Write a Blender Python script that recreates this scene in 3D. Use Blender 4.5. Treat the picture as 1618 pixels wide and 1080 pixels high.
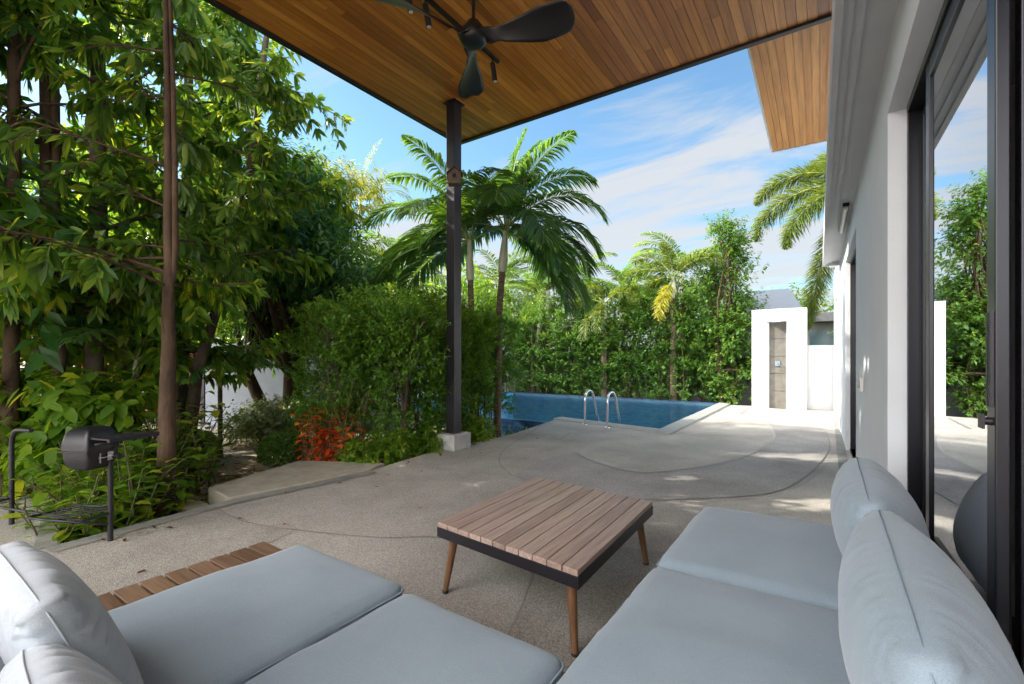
import bpy, bmesh, math, random
import numpy as np
from mathutils import Vector, Matrix, noise
R = math.radians
for o in list(bpy.data.objects): bpy.data.objects.remove(o)
S = bpy.context.scene; C = S.collection
# ---------------------------------------------------------------- camera
cd = bpy.data.cameras.new('camera'); cam = bpy.data.objects.new('camera', cd); C.objects.link(cam)
cd.sensor_width = 36; cd.lens = 732/1618*36; cd.shift_y = 22/1618; cd.clip_start = .02; cd.clip_end = 2000
cam.location = (0, 0, 1.3); cam.rotation_euler = (R(90), 0, R(34.4)); S.camera = cam
S.render.resolution_x = 1024; S.render.resolution_y = 684
# ---------------------------------------------------------------- sky and sun
SUN = Vector((-.80, -.30, .53)).normalized()
EL = math.asin(SUN.z); AZ = math.atan2(SUN.x, SUN.y)
w = bpy.data.worlds.new('World'); S.world = w; w.use_nodes = True
nt = w.node_tree; nt.nodes.clear()
def N(nt, t, **k):
    n = nt.nodes.new(t)
    for a, b in k.items():
        if a in n.inputs: n.inputs[a].default_value = b
        else: setattr(n, a, b)
    return n
def ramp(nt, fac, stops, interp='LINEAR'):
    r = nt.nodes.new('ShaderNodeValToRGB'); r.color_ramp.interpolation = interp
    e = r.color_ramp.elements
    while len(e) < len(stops): e.new(.5)
    for i, (p, c) in enumerate(stops):
        e[i].position = p; e[i].color = (*c, 1) if len(c) == 3 else c
    nt.links.new(fac, r.inputs[0]); return r
def mathn(nt, op, a, b=None, clamp=False):
    m = nt.nodes.new('ShaderNodeMath'); m.operation = op; m.use_clamp = clamp
    for i, v in enumerate((a, b)):
        if v is None: continue
        if isinstance(v, (int, float)): m.inputs[i].default_value = v
        else: nt.links.new(v, m.inputs[i])
    return m.outputs[0]
L = nt.links.new
sky = N(nt, 'ShaderNodeTexSky', sky_type='NISHITA', sun_disc=False)
sky.sun_elevation = EL; sky.sun_rotation = AZ; sky.air_density = 1.0; sky.dust_density = .6; sky.ozone_density = 1.6
tc = N(nt, 'ShaderNodeTexCoord'); sp = N(nt, 'ShaderNodeSeparateXYZ'); L(tc.outputs['Generated'], sp.inputs[0])
zc = mathn(nt, 'ADD', mathn(nt, 'MAXIMUM', sp.outputs[2], 0.0), .10)
cx = mathn(nt, 'DIVIDE', sp.outputs[0], zc); cy = mathn(nt, 'DIVIDE', sp.outputs[1], zc)
cb = N(nt, 'ShaderNodeCombineXYZ'); L(cx, cb.inputs[0]); L(cy, cb.inputs[1])
mp = N(nt, 'ShaderNodeMapping'); mp.inputs['Rotation'].default_value = (0, 0, R(-28)); mp.inputs['Scale'].default_value = (.42, 1.0, 1); mp.inputs['Location'].default_value = (3.1, 1.7, 0)
L(cb.outputs[0], mp.inputs[0])
n1 = N(nt, 'ShaderNodeTexNoise', Scale=1.5, Detail=10.0, Roughness=.62, Distortion=1.1); L(mp.outputs[0], n1.inputs['Vector'])
n2 = N(nt, 'ShaderNodeTexNoise', Scale=.45, Detail=3.0); L(mp.outputs[0], n2.inputs['Vector'])
cl = mathn(nt, 'ADD', mathn(nt, 'MULTIPLY', n1.outputs[0], .72), mathn(nt, 'MULTIPLY', n2.outputs[0], .28))
low = ramp(nt, sp.outputs[2], [(0, (.30,)*3), (.22, (.16,)*3), (.42, (0,)*3), (1, (0,)*3)])
cl2 = mathn(nt, 'ADD', cl, mathn(nt, 'MULTIPLY', low.outputs[0], .75))
cf = ramp(nt, cl2, [(.495, (0,)*3), (.65, (.88,)*3)], 'EASE')
mx = N(nt, 'ShaderNodeMix', data_type='RGBA'); L(cf.outputs[0], mx.inputs[0])
tint = N(nt, 'ShaderNodeMix', data_type='RGBA', blend_type='MULTIPLY'); tint.inputs[0].default_value = 1; L(sky.outputs[0], tint.inputs[6]); tint.inputs[7].default_value = (.72, .91, .92, 1)
L(tint.outputs[2], mx.inputs[6]); mx.inputs[7].default_value = (2.6, 2.65, 2.72, 1)
# bright cloud added behind the camera, out of view, to light the shaded patio
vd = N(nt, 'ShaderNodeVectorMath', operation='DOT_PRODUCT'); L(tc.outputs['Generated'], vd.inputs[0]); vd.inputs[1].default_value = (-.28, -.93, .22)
fill_cloud = ramp(nt, mathn(nt, 'ADD', vd.outputs['Value'], mathn(nt, 'MULTIPLY', mathn(nt, 'SUBTRACT', n2.outputs[0], .5), .35)), [(.22, (0,)*3), (.55, (1,)*3)], 'EASE')
mb2 = N(nt, 'ShaderNodeMix', data_type='RGBA'); L(fill_cloud.outputs[0], mb2.inputs[0]); L(mx.outputs[2], mb2.inputs[6]); mb2.inputs[7].default_value = (25, 24.5, 24.5, 1)
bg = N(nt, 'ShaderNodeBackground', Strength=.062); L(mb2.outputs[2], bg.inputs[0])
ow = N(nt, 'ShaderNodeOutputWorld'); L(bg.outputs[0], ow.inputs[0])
sd = bpy.data.lights.new('sun', 'SUN'); sd.energy = 2.0; sd.angle = R(.5); sd.color = (1, .93, .82)
so = bpy.data.objects.new('sun', sd); C.objects.link(so); so.rotation_euler = (-SUN).to_track_quat('-Z', 'Y').to_euler(); so.location = (-20, -8, 14)
S.view_settings.view_transform = 'Standard'; S.view_settings.look = 'None'; S.view_settings.exposure = 2.3; S.view_settings.gamma = 1
S.render.engine = 'CYCLES'; S.cycles.max_bounces = 8; S.cycles.transparent_max_bounces = 12
# ---------------------------------------------------------------- helpers
def tag(o, label=None, cat=None, group=None, kind=None):
    for k, v in (('label', label), ('category', cat), ('group', group), ('kind', kind)):
        if v: o[k] = v
    return o
def empty(name, loc=(0, 0, 0), rz=0, label=None, cat=None, group=None):
    o = bpy.data.objects.new(name, None); C.objects.link(o); o.location = loc; o.rotation_euler = (0, 0, rz); o.empty_display_size = .1
    return tag(o, label, cat, group)
class MB:
    def __init__(s): s.v = []; s.f = []; s.sm = []
    def add(s, vs, fs, smooth=False):
        b = len(s.v); s.v += [tuple(v) for v in vs]; s.f += [tuple(b+i for i in f) for f in fs]; s.sm += [smooth]*len(fs)
    def box(s, a, b, M=None):
        (x0, y0, z0), (x1, y1, z1) = a, b
        vs = [Vector(p) for p in ((x0,y0,z0),(x1,y0,z0),(x1,y1,z0),(x0,y1,z0),(x0,y0,z1),(x1,y0,z1),(x1,y1,z1),(x0,y1,z1))]
        if M: vs = [M @ v for v in vs]
        s.add(vs, [(3,2,1,0),(4,5,6,7),(0,1,5,4),(1,2,6,5),(2,3,7,6),(3,0,4,7)])
    def tube(s, pts, rad, n=8, cap=True, smooth=True):
        pts = [Vector(p) for p in pts]; m = len(pts)
        if isinstance(rad, (int, float)): rad = [rad]*m
        ref = None; rings = []
        for i, p in enumerate(pts):
            t = (pts[min(i+1, m-1)]-pts[max(i-1, 0)]).normalized()
            if ref is None: ref = t.orthogonal().normalized()
            ref = (ref - t*ref.dot(t)).normalized(); q = t.cross(ref)
            rings.append([p+(ref*math.cos(2*math.pi*k/n)+q*math.sin(2*math.pi*k/n))*rad[i] for k in range(n)])
        vs = [v for r in rings for v in r]; fs = []
        for i in range(m-1):
            for k in range(n):
                k2 = (k+1) % n; fs.append((i*n+k, i*n+k2, (i+1)*n+k2, (i+1)*n+k))
        s.add(vs, fs, smooth)
        if cap: s.add(rings[0], [tuple(range(n))[::-1]]); s.add(rings[-1], [tuple(range(n))])
    def cyl(s, a, b, r, n=20, r2=None): s.tube([a, b], [r, r if r2 is None else r2], n)
    def lathe(s, c, prof, n=28):
        c = Vector(c); vs = []; fs = []
        for r, z in prof:
            vs += [c+Vector((r*math.cos(2*math.pi*k/n), r*math.sin(2*math.pi*k/n), z)) for k in range(n)]
        for i in range(len(prof)-1):
            for k in range(n): fs.append((i*n+k, i*n+(k+1) % n, (i+1)*n+(k+1) % n, (i+1)*n+k))
        s.add(vs, fs, True)
    def prism(s, poly, z0, z1):
        n = len(poly); vs = [(x, y, z0) for x, y in poly]+[(x, y, z1) for x, y in poly]
        s.add(vs, [tuple(range(n, 2*n)), tuple(range(n))[::-1]]+[(i, (i+1) % n, (i+1) % n+n, i+n) for i in range(n)])
    def build(s, name, mat, parent=None, bevel=0, loc=None, seg=2):
        me = bpy.data.meshes.new(name); me.from_pydata(s.v, [], s.f)
        me.polygons.foreach_set('use_smooth', s.sm); me.update()
        if any(len(f) > 6 for f in s.f) or bevel:
            bm = bmesh.new(); bm.from_mesh(me)
            big = [f for f in bm.faces if len(f.verts) > 6]
            if big: bmesh.ops.triangulate(bm, faces=big, ngon_method='EAR_CLIP')
            bm.to_mesh(me); bm.free()
        if isinstance(mat, (list, tuple)):
            for m in mat: me.materials.append(m)
        else: me.materials.append(mat)
        o = bpy.data.objects.new(name, me); C.objects.link(o)
        if parent: o.parent = parent
        if loc: o.location = loc
        if bevel:
            b = o.modifiers.new('bevel', 'BEVEL'); b.width = bevel; b.segments = seg; b.limit_method = 'ANGLE'; b.angle_limit = R(40)
        return o
# ---------------------------------------------------------------- materials
def mat(name, col, rough=.6, metal=0, bump=0, bscale=30, var=0, vscale=4, spec=.5, obj=True, stretch=(1, 1, 1), sheen=0, detail=6, col2=None):
    m = bpy.data.materials.new(name); m.use_nodes = True; nt = m.node_tree; b = nt.nodes['Principled BSDF']
    b.inputs['Base Color'].default_value = (*col, 1); b.inputs['Roughness'].default_value = rough; b.inputs['Metallic'].default_value = metal
    b.inputs['Specular IOR Level'].default_value = spec
    if sheen: b.inputs['Sheen Weight'].default_value = sheen
    tc = N(nt, 'ShaderNodeTexCoord'); mp = N(nt, 'ShaderNodeMapping'); mp.inputs['Scale'].default_value = stretch; nt.links.new(tc.outputs['Object'], mp.inputs[0])
    if var or col2:
        n = N(nt, 'ShaderNodeTexNoise', Scale=vscale, Detail=float(detail), Roughness=.6); nt.links.new(mp.outputs[0], n.inputs['Vector'])
        c2 = col2 or tuple(min(1, c*(1+var)) for c in col); c1 = col if col2 else tuple(c*(1-var) for c in col)
        r = ramp(nt, n.outputs[0], [(.32, c1), (.68, c2)]); nt.links.new(r.outputs[0], b.inputs['Base Color'])
    if bump:
        n = N(nt, 'ShaderNodeTexNoise', Scale=bscale, Detail=4.0); nt.links.new(mp.outputs[0], n.inputs['Vector'])
        bp = N(nt, 'ShaderNodeBump', Strength=bump, Distance=.01); nt.links.new(n.outputs[0], bp.inputs['Height']); nt.links.new(bp.outputs[0], b.inputs['Normal'])
    return m
def leafmat(name, c1, c2, c3=None, trans=.35, tcol=None, rough=.42, tscale=1):
    m = bpy.data.materials.new(name); m.use_nodes = True; nt = m.node_tree; b = nt.nodes['Principled BSDF']; out = nt.nodes['Material Output']
    at = N(nt, 'ShaderNodeAttribute', attribute_name='tint'); r = ramp(nt, at.outputs['Fac'], [(0, c1), (.75, c2), (1, c3 or c2)])
    nt.links.new(r.outputs[0], b.inputs['Base Color']); b.inputs['Roughness'].default_value = rough; b.inputs['Specular IOR Level'].default_value = .4
    t = N(nt, 'ShaderNodeBsdfTranslucent'); h = N(nt, 'ShaderNodeMix', data_type='RGBA', blend_type='MULTIPLY'); h.inputs[0].default_value = 1
    nt.links.new(r.outputs[0], h.inputs[6]); h.inputs[7].default_value = (*(tcol or (2.6, 2.1, .9)), 1); nt.links.new(h.outputs[2], t.inputs[0])
    ms = N(nt, 'ShaderNodeMixShader'); ms.inputs[0].default_value = trans; nt.links.new(b.outputs[0], ms.inputs[1]); nt.links.new(t.outputs[0], ms.inputs[2]); nt.links.new(ms.outputs[0], out.inputs[0])
    return m
def boardmat(name, cols, axis=1, rough=.45, grain=30, coat=.0):
    """wood boards; each board carries a 'tint' attribute, grain runs along the axis"""
    m = bpy.data.materials.new(name); m.use_nodes = True; nt = m.node_tree; b = nt.nodes['Principled BSDF']
    at = N(nt, 'ShaderNodeAttribute', attribute_name='tint'); r = ramp(nt, at.outputs['Fac'], [(i/(len(cols)-1), c) for i, c in enumerate(cols)])
    tc = N(nt, 'ShaderNodeTexCoord'); mp = N(nt, 'ShaderNodeMapping'); sc = [grain, grain, grain]; sc[axis] = grain*.05; mp.inputs['Scale'].default_value = sc
    nt.links.new(tc.outputs['Object'], mp.inputs[0])
    cb = N(nt, 'ShaderNodeCombineXYZ'); nt.links.new(mathn(nt, 'MULTIPLY', at.outputs['Fac'], 57.0), cb.inputs[axis])
    ad = N(nt, 'ShaderNodeVectorMath', operation='ADD'); nt.links.new(mp.outputs[0], ad.inputs[0]); nt.links.new(cb.outputs[0], ad.inputs[1])
    n = N(nt, 'ShaderNodeTexNoise', Scale=1.0, Detail=6.0, Roughness=.65, Distortion=.5); nt.links.new(ad.outputs[0], n.inputs['Vector'])
    g = ramp(nt, n.outputs[0], [(.3, (.55, .5, .45)), (.62, (1.12, 1.1, 1.08))])
    mx = N(nt, 'ShaderNodeMix', data_type='RGBA', blend_type='MULTIPLY'); mx.inputs[0].default_value = .85
    nt.links.new(r.outputs[0], mx.inputs[6]); nt.links.new(g.outputs[0], mx.inputs[7]); nt.links.new(mx.outputs[2], b.inputs['Base Color'])
    b.inputs['Roughness'].default_value = rough
    bp = N(nt, 'ShaderNodeBump', Strength=.15, Distance=.004); nt.links.new(n.outputs[0], bp.inputs['Height']); nt.links.new(bp.outputs[0], b.inputs['Normal'])
    return m
def pebble(name, a, b_, c, scale=190, patch=.2):
    m = bpy.data.materials.new(name); m.use_nodes = True; nt = m.node_tree; b = nt.nodes['Principled BSDF']; b.inputs['Roughness'].default_value = .75
    tc = N(nt, 'ShaderNodeTexCoord'); v = N(nt, 'ShaderNodeTexVoronoi', Scale=float(scale)); nt.links.new(tc.outputs['Object'], v.inputs['Vector'])
    sp = N(nt, 'ShaderNodeSeparateColor'); nt.links.new(v.outputs['Color'], sp.inputs[0])
    r = ramp(nt, sp.outputs[0], [(0, a), (.45, b_), (1, c)])
    n = N(nt, 'ShaderNodeTexNoise', Scale=.9, Detail=7.0, Roughness=.6); nt.links.new(tc.outputs['Object'], n.inputs['Vector'])
    g = ramp(nt, n.outputs[0], [(.3, (1-patch*1.6,)*3), (.7, (1+patch,)*3)])
    mx = N(nt, 'ShaderNodeMix', data_type='RGBA', blend_type='MULTIPLY'); mx.inputs[0].default_value = 1
    nt.links.new(r.outputs[0], mx.inputs[6]); nt.links.new(g.outputs[0], mx.inputs[7]); nt.links.new(mx.outputs[2], b.inputs['Base Color'])
    bp = N(nt, 'ShaderNodeBump', Strength=.55, Distance=.004, invert=True); nt.links.new(v.outputs['Distance'], bp.inputs['Height']); nt.links.new(bp.outputs[0], b.inputs['Normal'])
    return m
M = {}
M['deck'] = pebble('pebble_wash', (.26, .232, .20), (.40, .368, .325), (.55, .515, .465))
M['deck_dark'] = pebble('pebble_wash_grey', (.23, .215, .20), (.36, .338, .315), (.50, .475, .45))
M['deck_light'] = pebble('pebble_wash_pale', (.32, .295, .25), (.46, .43, .38), (.58, .55, .49))
M['deck_tan'] = pebble('pebble_wash_tan', (.20, .18, .155), (.34, .315, .275), (.48, .45, .40))
M['joint'] = mat('joint', (.25, .235, .21), .8)
M['joint_pale'] = mat('joint_pale', (.42, .40, .36), .8)
M['kerb'] = mat('kerb_concrete', (.24, .235, .21), .85, bump=.4, bscale=80, var=.25, vscale=6)
M['concrete'] = mat('concrete', (.36, .355, .34), .85, bump=.4, bscale=60, var=.18, vscale=9)
M['slab'] = mat('slab_concrete', (.34, .315, .25), .85, bump=.4, bscale=60, var=.2, vscale=5)
M['coping'] = mat('coping_stone', (.30, .31, .30), .6, bump=.2, bscale=90, var=.1, vscale=12)
M['white'] = mat('white_render', (.60, .61, .62), .8, bump=.2, bscale=40, var=.07, vscale=1.6)
M['wallshade'] = mat('garden_wall_shaded', (.28, .31, .35), .85, bump=.2, bscale=40, var=.10, vscale=3)  # white wall darkened towards blue; its shade is put into the colour
M['house'] = mat('house_paint', (.66, .68, .70), .75, bump=.12, bscale=70, var=.03, vscale=3)
M['grey_wall'] = mat('grey_wall', (.20, .21, .21), .8, bump=.2, bscale=30, var=.12, vscale=2)
M['eave'] = mat('eave_paint', (.50, .505, .51), .7, bump=.05, bscale=50, var=.04, vscale=3)
M['niche'] = mat('niche_cement', (.15, .14, .12), .8, bump=.4, bscale=40, var=.22, vscale=8)
M['metal'] = mat('dark_metal', (.022, .020, .024), .42, .3, bump=.05, bscale=200)
M['frame'] = mat('door_aluminium', (.012, .012, .016), .3, .3)
M['steel'] = mat('stainless_steel', (.62, .62, .63), .18, 1)
M['fan'] = mat('fan_black', (.010, .010, .012), .4)
M['rubber'] = mat('rubber', (.02, .02, .02), .7)
M['glassw'] = mat('chrome', (.2, .25, .3), .2, .9)
M['ceil'] = boardmat('ceiling_boards', [(.26, .085, .014), (.50, .20, .035), (.36, .13, .022), (.60, .26, .055), (.42, .155, .025)], 1, .38, 26)
M['ceil2'] = boardmat('outer_soffit_boards', [(.46, .20, .055), (.56, .27, .08), (.50, .23, .065)], 1, .5, 22)
M['tabletop'] = boardmat('table_boards', [(.30, .205, .165), (.47, .355, .30), (.36, .26, .215), (.53, .42, .37), (.41, .30, .25)], 1, .4, 60)
M['tableleg'] = boardmat('leg_wood', [(.17, .085, .04), (.24, .125, .06)], 2, .4, 60)
M['slat'] = boardmat('slat_wood', [(.15, .085, .05), (.23, .145, .09), (.19, .115, .07)], 0, .55, 60)
M['slat_y'] = boardmat('slat_wood_y', [(.24, .145, .085), (.36, .235, .15), (.29, .18, .11)], 1, .55, 60)
M['gatewood'] = boardmat('gate_wood', [(.30, .085, .025), (.42, .13, .04), (.36, .10, .03)], 0, .5, 20)
M['bark'] = mat('bark_brown', (.038, .020, .010), .85, bump=.8, bscale=30, var=.4, vscale=10, stretch=(1, 1, .35), col2=(.11, .066, .036))
M['bark_grey'] = mat('bark_grey', (.035, .024, .014), .85, bump=.8, bscale=30, vscale=9, stretch=(1, 1, .5), col2=(.115, .088, .055))
M['bark_palm'] = mat('bark_palm', (.05, .035, .022), .9, bump=1.0, bscale=26, vscale=22, stretch=(.6, .6, 2.6), col2=(.22, .16, .10))
M['shaft'] = mat('crown_shaft', (.34, .38, .22), .45, vscale=6, stretch=(1, 1, .3), col2=(.52, .50, .38))
M['rachis'] = mat('frond_stalk', (.30, .34, .12), .5)
M['bark_pale'] = mat('bark_pale', (.30, .29, .27), .8, bump=.5, bscale=20, vscale=8, stretch=(.5, .5, 3), col2=(.45, .43, .40))
M['twig'] = mat('twig', (.085, .075, .03), .8)
M['leafA'] = leafmat('leaf_whorl', (.050, .130, .024), (.150, .265, .045), (.32, .38, .06), .58)
M['leafB'] = leafmat('leaf_bright', (.060, .155, .018), (.165, .29, .03), (.36, .40, .04), .58)
M['leafM'] = leafmat('leaf_mango', (.024, .088, .022), (.065, .17, .035), (.15, .26, .05), .38, rough=.32)
M['leafY'] = leafmat('leaf_yellow', (.10, .15, .02), (.20, .24, .03), (.34, .27, .03), .4)
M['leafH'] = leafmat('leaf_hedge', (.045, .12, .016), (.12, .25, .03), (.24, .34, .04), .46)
M['leafH2'] = leafmat('leaf_hedge_back', (.038, .105, .020), (.095, .20, .030), (.20, .28, .04), .38)
M['leafS'] = leafmat('leaf_silvery', (.10, .15, .07), (.20, .26, .13), (.36, .40, .24), .25)
M['leafR'] = leafmat('leaf_orange', (.60, .07, .012), (.80, .15, .02), (.70, .36, .03), .4, tcol=(1.6, 1.3, .8))
M['leafRd'] = leafmat('leaf_rust', (.10, .03, .015), (.22, .06, .02), (.35, .09, .02), .3, tcol=(1.6, 1.3, .8))
M['palm'] = leafmat('leaf_palm', (.040, .12, .032), (.095, .20, .045), (.19, .28, .06), .42, rough=.33)
M['palmG'] = leafmat('leaf_palm_bright', (.05, .14, .025), (.12, .23, .04), (.21, .30, .06), .43, rough=.4)
M['palmF'] = leafmat('leaf_foxtail', (.06, .11, .02), (.15, .21, .035), (.26, .30, .07), .34, rough=.4)
M['palmY'] = leafmat('leaf_foxtail_yellow', (.22, .24, .02), (.38, .36, .03), (.50, .42, .05), .34)
M['palmS'] = leafmat('leaf_palm_silver', (.13, .19, .15), (.22, .29, .24), (.30, .36, .30), .3)
def fabric(nm, fa, fb):
    m = mat(nm, fa, .95, sheen=.25); nt = m.node_tree; b = nt.nodes['Principled BSDF']
    tc = N(nt, 'ShaderNodeTexCoord'); n = N(nt, 'ShaderNodeTexNoise', Scale=420.0, Detail=2.0); nt.links.new(tc.outputs['Object'], n.inputs['Vector'])
    n2 = N(nt, 'ShaderNodeTexNoise', Scale=5.0, Detail=4.0); nt.links.new(tc.outputs['Object'], n2.inputs['Vector'])
    r = ramp(nt, mathn(nt, 'ADD', mathn(nt, 'MULTIPLY', n.outputs[0], .7), mathn(nt, 'MULTIPLY', n2.outputs[0], .3)), [(.3, fa), (.7, fb)]); nt.links.new(r.outputs[0], b.inputs['Base Color'])
    bp = N(nt, 'ShaderNodeBump', Strength=.25, Distance=.002); nt.links.new(n.outputs[0], bp.inputs['Height']); nt.links.new(bp.outputs[0], b.inputs['Normal'])
    return m
M['fabric'] = fabric('sofa_fabric', (.20, .26, .31), (.30, .37, .43)); M['fabric_pale'] = fabric('pillow_fabric', (.33, .37, .41), (.45, .48, .52))
M['piping'] = mat('fabric_piping', (.235, .30, .355), .95)
def soil():
    m = bpy.data.materials.new('garden_soil'); m.use_nodes = True; nt = m.node_tree; b = nt.nodes['Principled BSDF']; b.inputs['Roughness'].default_value = .95
    tc = N(nt, 'ShaderNodeTexCoord'); v = N(nt, 'ShaderNodeTexVoronoi', Scale=38.0); nt.links.new(tc.outputs['Object'], v.inputs['Vector'])
    n = N(nt, 'ShaderNodeTexNoise', Scale=1.3, Detail=9.0, Roughness=.7); nt.links.new(tc.outputs['Object'], n.inputs['Vector'])
    sp = N(nt, 'ShaderNodeSeparateColor'); nt.links.new(v.outputs['Color'], sp.inputs[0])
    st = ramp(nt, sp.outputs[1], [(0, (.22, .19, .16)), (.5, (.42, .38, .34)), (1, (.62, .58, .54))])
    so_ = ramp(nt, n.outputs[0], [(.35, (.22, .16, .10)), (.6, (.50, .39, .25))])
    f = ramp(nt, n.outputs[0], [(.42, (0,)*3), (.55, (1,)*3)])
    mx = N(nt, 'ShaderNodeMix', data_type='RGBA'); nt.links.new(f.outputs[0], mx.inputs[0]); nt.links.new(st.outputs[0], mx.inputs[6]); nt.links.new(so_.outputs[0], mx.inputs[7]); nt.links.new(mx.outputs[2], b.inputs['Base Color'])
    bp = N(nt, 'ShaderNodeBump', Strength=.8, Distance=.02); nt.links.new(v.outputs['Distance'], bp.inputs['Height']); nt.links.new(bp.outputs[0], b.inputs['Normal'])
    return m
M['soil'] = soil()
def tile(name, a, b_, scale):
    m = bpy.data.materials.new(name); m.use_nodes = True; nt = m.node_tree; b = nt.nodes['Principled BSDF']; b.inputs['Roughness'].default_value = .3
    tc = N(nt, 'ShaderNodeTexCoord'); br = N(nt, 'ShaderNodeTexVoronoi', Scale=scale, distance='CHEBYCHEV', Randomness=0.0); nt.links.new(tc.outputs['Object'], br.inputs['Vector'])
    sp = N(nt, 'ShaderNodeSeparateColor'); nt.links.new(br.outputs['Color'], sp.inputs[0]); r = ramp(nt, sp.outputs[0], [(0, a), (1, b_)])
    g = ramp(nt, br.outputs['Distance'], [(.44, (0,)*3), (.49, (1,)*3)]); mx = N(nt, 'ShaderNodeMix', data_type='RGBA'); nt.links.new(g.outputs[0], mx.inputs[0]); nt.links.new(r.outputs[0], mx.inputs[6]); mx.inputs[7].default_value = (.06, .12, .16, 1)
    nt.links.new(mx.outputs[2], b.inputs['Base Color']); return m
M['pooltile'] = tile('pool_tiles', (.05, .42, .66), (.14, .64, .82), 9.0)
M['pooldark'] = tile('pool_wall_tiles', (.008, .03, .09), (.02, .07, .17), 12.0)
def water():
    m = bpy.data.materials.new('pool_water'); m.use_nodes = True; nt = m.node_tree; nt.nodes.clear(); out = N(nt, 'ShaderNodeOutputMaterial')
    tc = N(nt, 'ShaderNodeTexCoord'); n = N(nt, 'ShaderNodeTexNoise', Scale=6.5, Detail=3.0, Distortion=.8); nt.links.new(tc.outputs['Object'], n.inputs['Vector'])
    bp = N(nt, 'ShaderNodeBump', Strength=.5, Distance=.03); nt.links.new(n.outputs[0], bp.inputs['Height'])
    fr = N(nt, 'ShaderNodeFresnel', IOR=1.33); nt.links.new(bp.outputs[0], fr.inputs['Normal'])
    r = ramp(nt, n.outputs[0], [(.40, (.20, .58, .86)), (.58, (.88, 1.0, 1.0))])
    t = N(nt, 'ShaderNodeBsdfTransparent'); nt.links.new(r.outputs[0], t.inputs[0])
    g = N(nt, 'ShaderNodeBsdfGlossy', Roughness=.03); nt.links.new(bp.outputs[0], g.inputs['Normal'])
    ms = N(nt, 'ShaderNodeMixShader'); nt.links.new(mathn(nt, 'MULTIPLY', fr.outputs[0], .75), ms.inputs[0]); nt.links.new(t.outputs[0], ms.inputs[1]); nt.links.new(g.outputs[0], ms.inputs[2]); nt.links.new(ms.outputs[0], out.inputs[0])
    return m
M['water'] = water()
def glass(name, tintc=(.42, .50, .50), base=.42):
    m = bpy.data.materials.new(name); m.use_nodes = True; nt = m.node_tree; nt.nodes.clear(); out = N(nt, 'ShaderNodeOutputMaterial')
    lw = N(nt, 'ShaderNodeFresnel', IOR=1.9)
    f = mathn(nt, 'MULTIPLY', mathn(nt, 'ADD', lw.outputs[0], base), 1.0, True)
    t = N(nt, 'ShaderNodeBsdfTransparent', Color=(*tintc, 1)); g = N(nt, 'ShaderNodeBsdfGlossy', Color=(.95, .97, 1, 1), Roughness=.0)
    ms = N(nt, 'ShaderNodeMixShader'); nt.links.new(f, ms.inputs[0]); nt.links.new(t.outputs[0], ms.inputs[1]); nt.links.new(g.outputs[0], ms.inputs[2]); nt.links.new(ms.outputs[0], out.inputs[0])
    return m
M['glass'] = glass('door_glass')
M['interior'] = mat('interior_wall', (.20, .21, .22), .8); M['interior_floor'] = mat('interior_floor', (.22, .20, .18), .4)
M['curtain'] = mat('curtain', (.50, .54, .54), .9)
M['tubelamp'] = mat('tube_diffuser', (.70, .68, .62), .4)
M['plastic_w'] = mat('white_plastic', (.6, .6, .58), .4)
M['birdwood'] = mat('birdhouse_wood', (.12, .085, .06), .8, var=.3, vscale=30, bump=.4, bscale=60)
M['roofgrey'] = mat('roof_grey', (.09, .095, .10), .7, var=.1)
M['winteal'] = mat('window_teal', (.04, .09, .10), .15)
M['tileroof'] = mat('white_roof', (.075, .09, .11), .6, var=.05)
M['bbq'] = mat('grill_enamel', (.010, .010, .012), .4, bump=.15, bscale=40)
M['asphalt'] = mat('asphalt', (.09, .09, .09), .9, bump=.4, bscale=120, var=.15)
M['hole'] = mat('dark_hole', (.01, .01, .01), .9)
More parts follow.
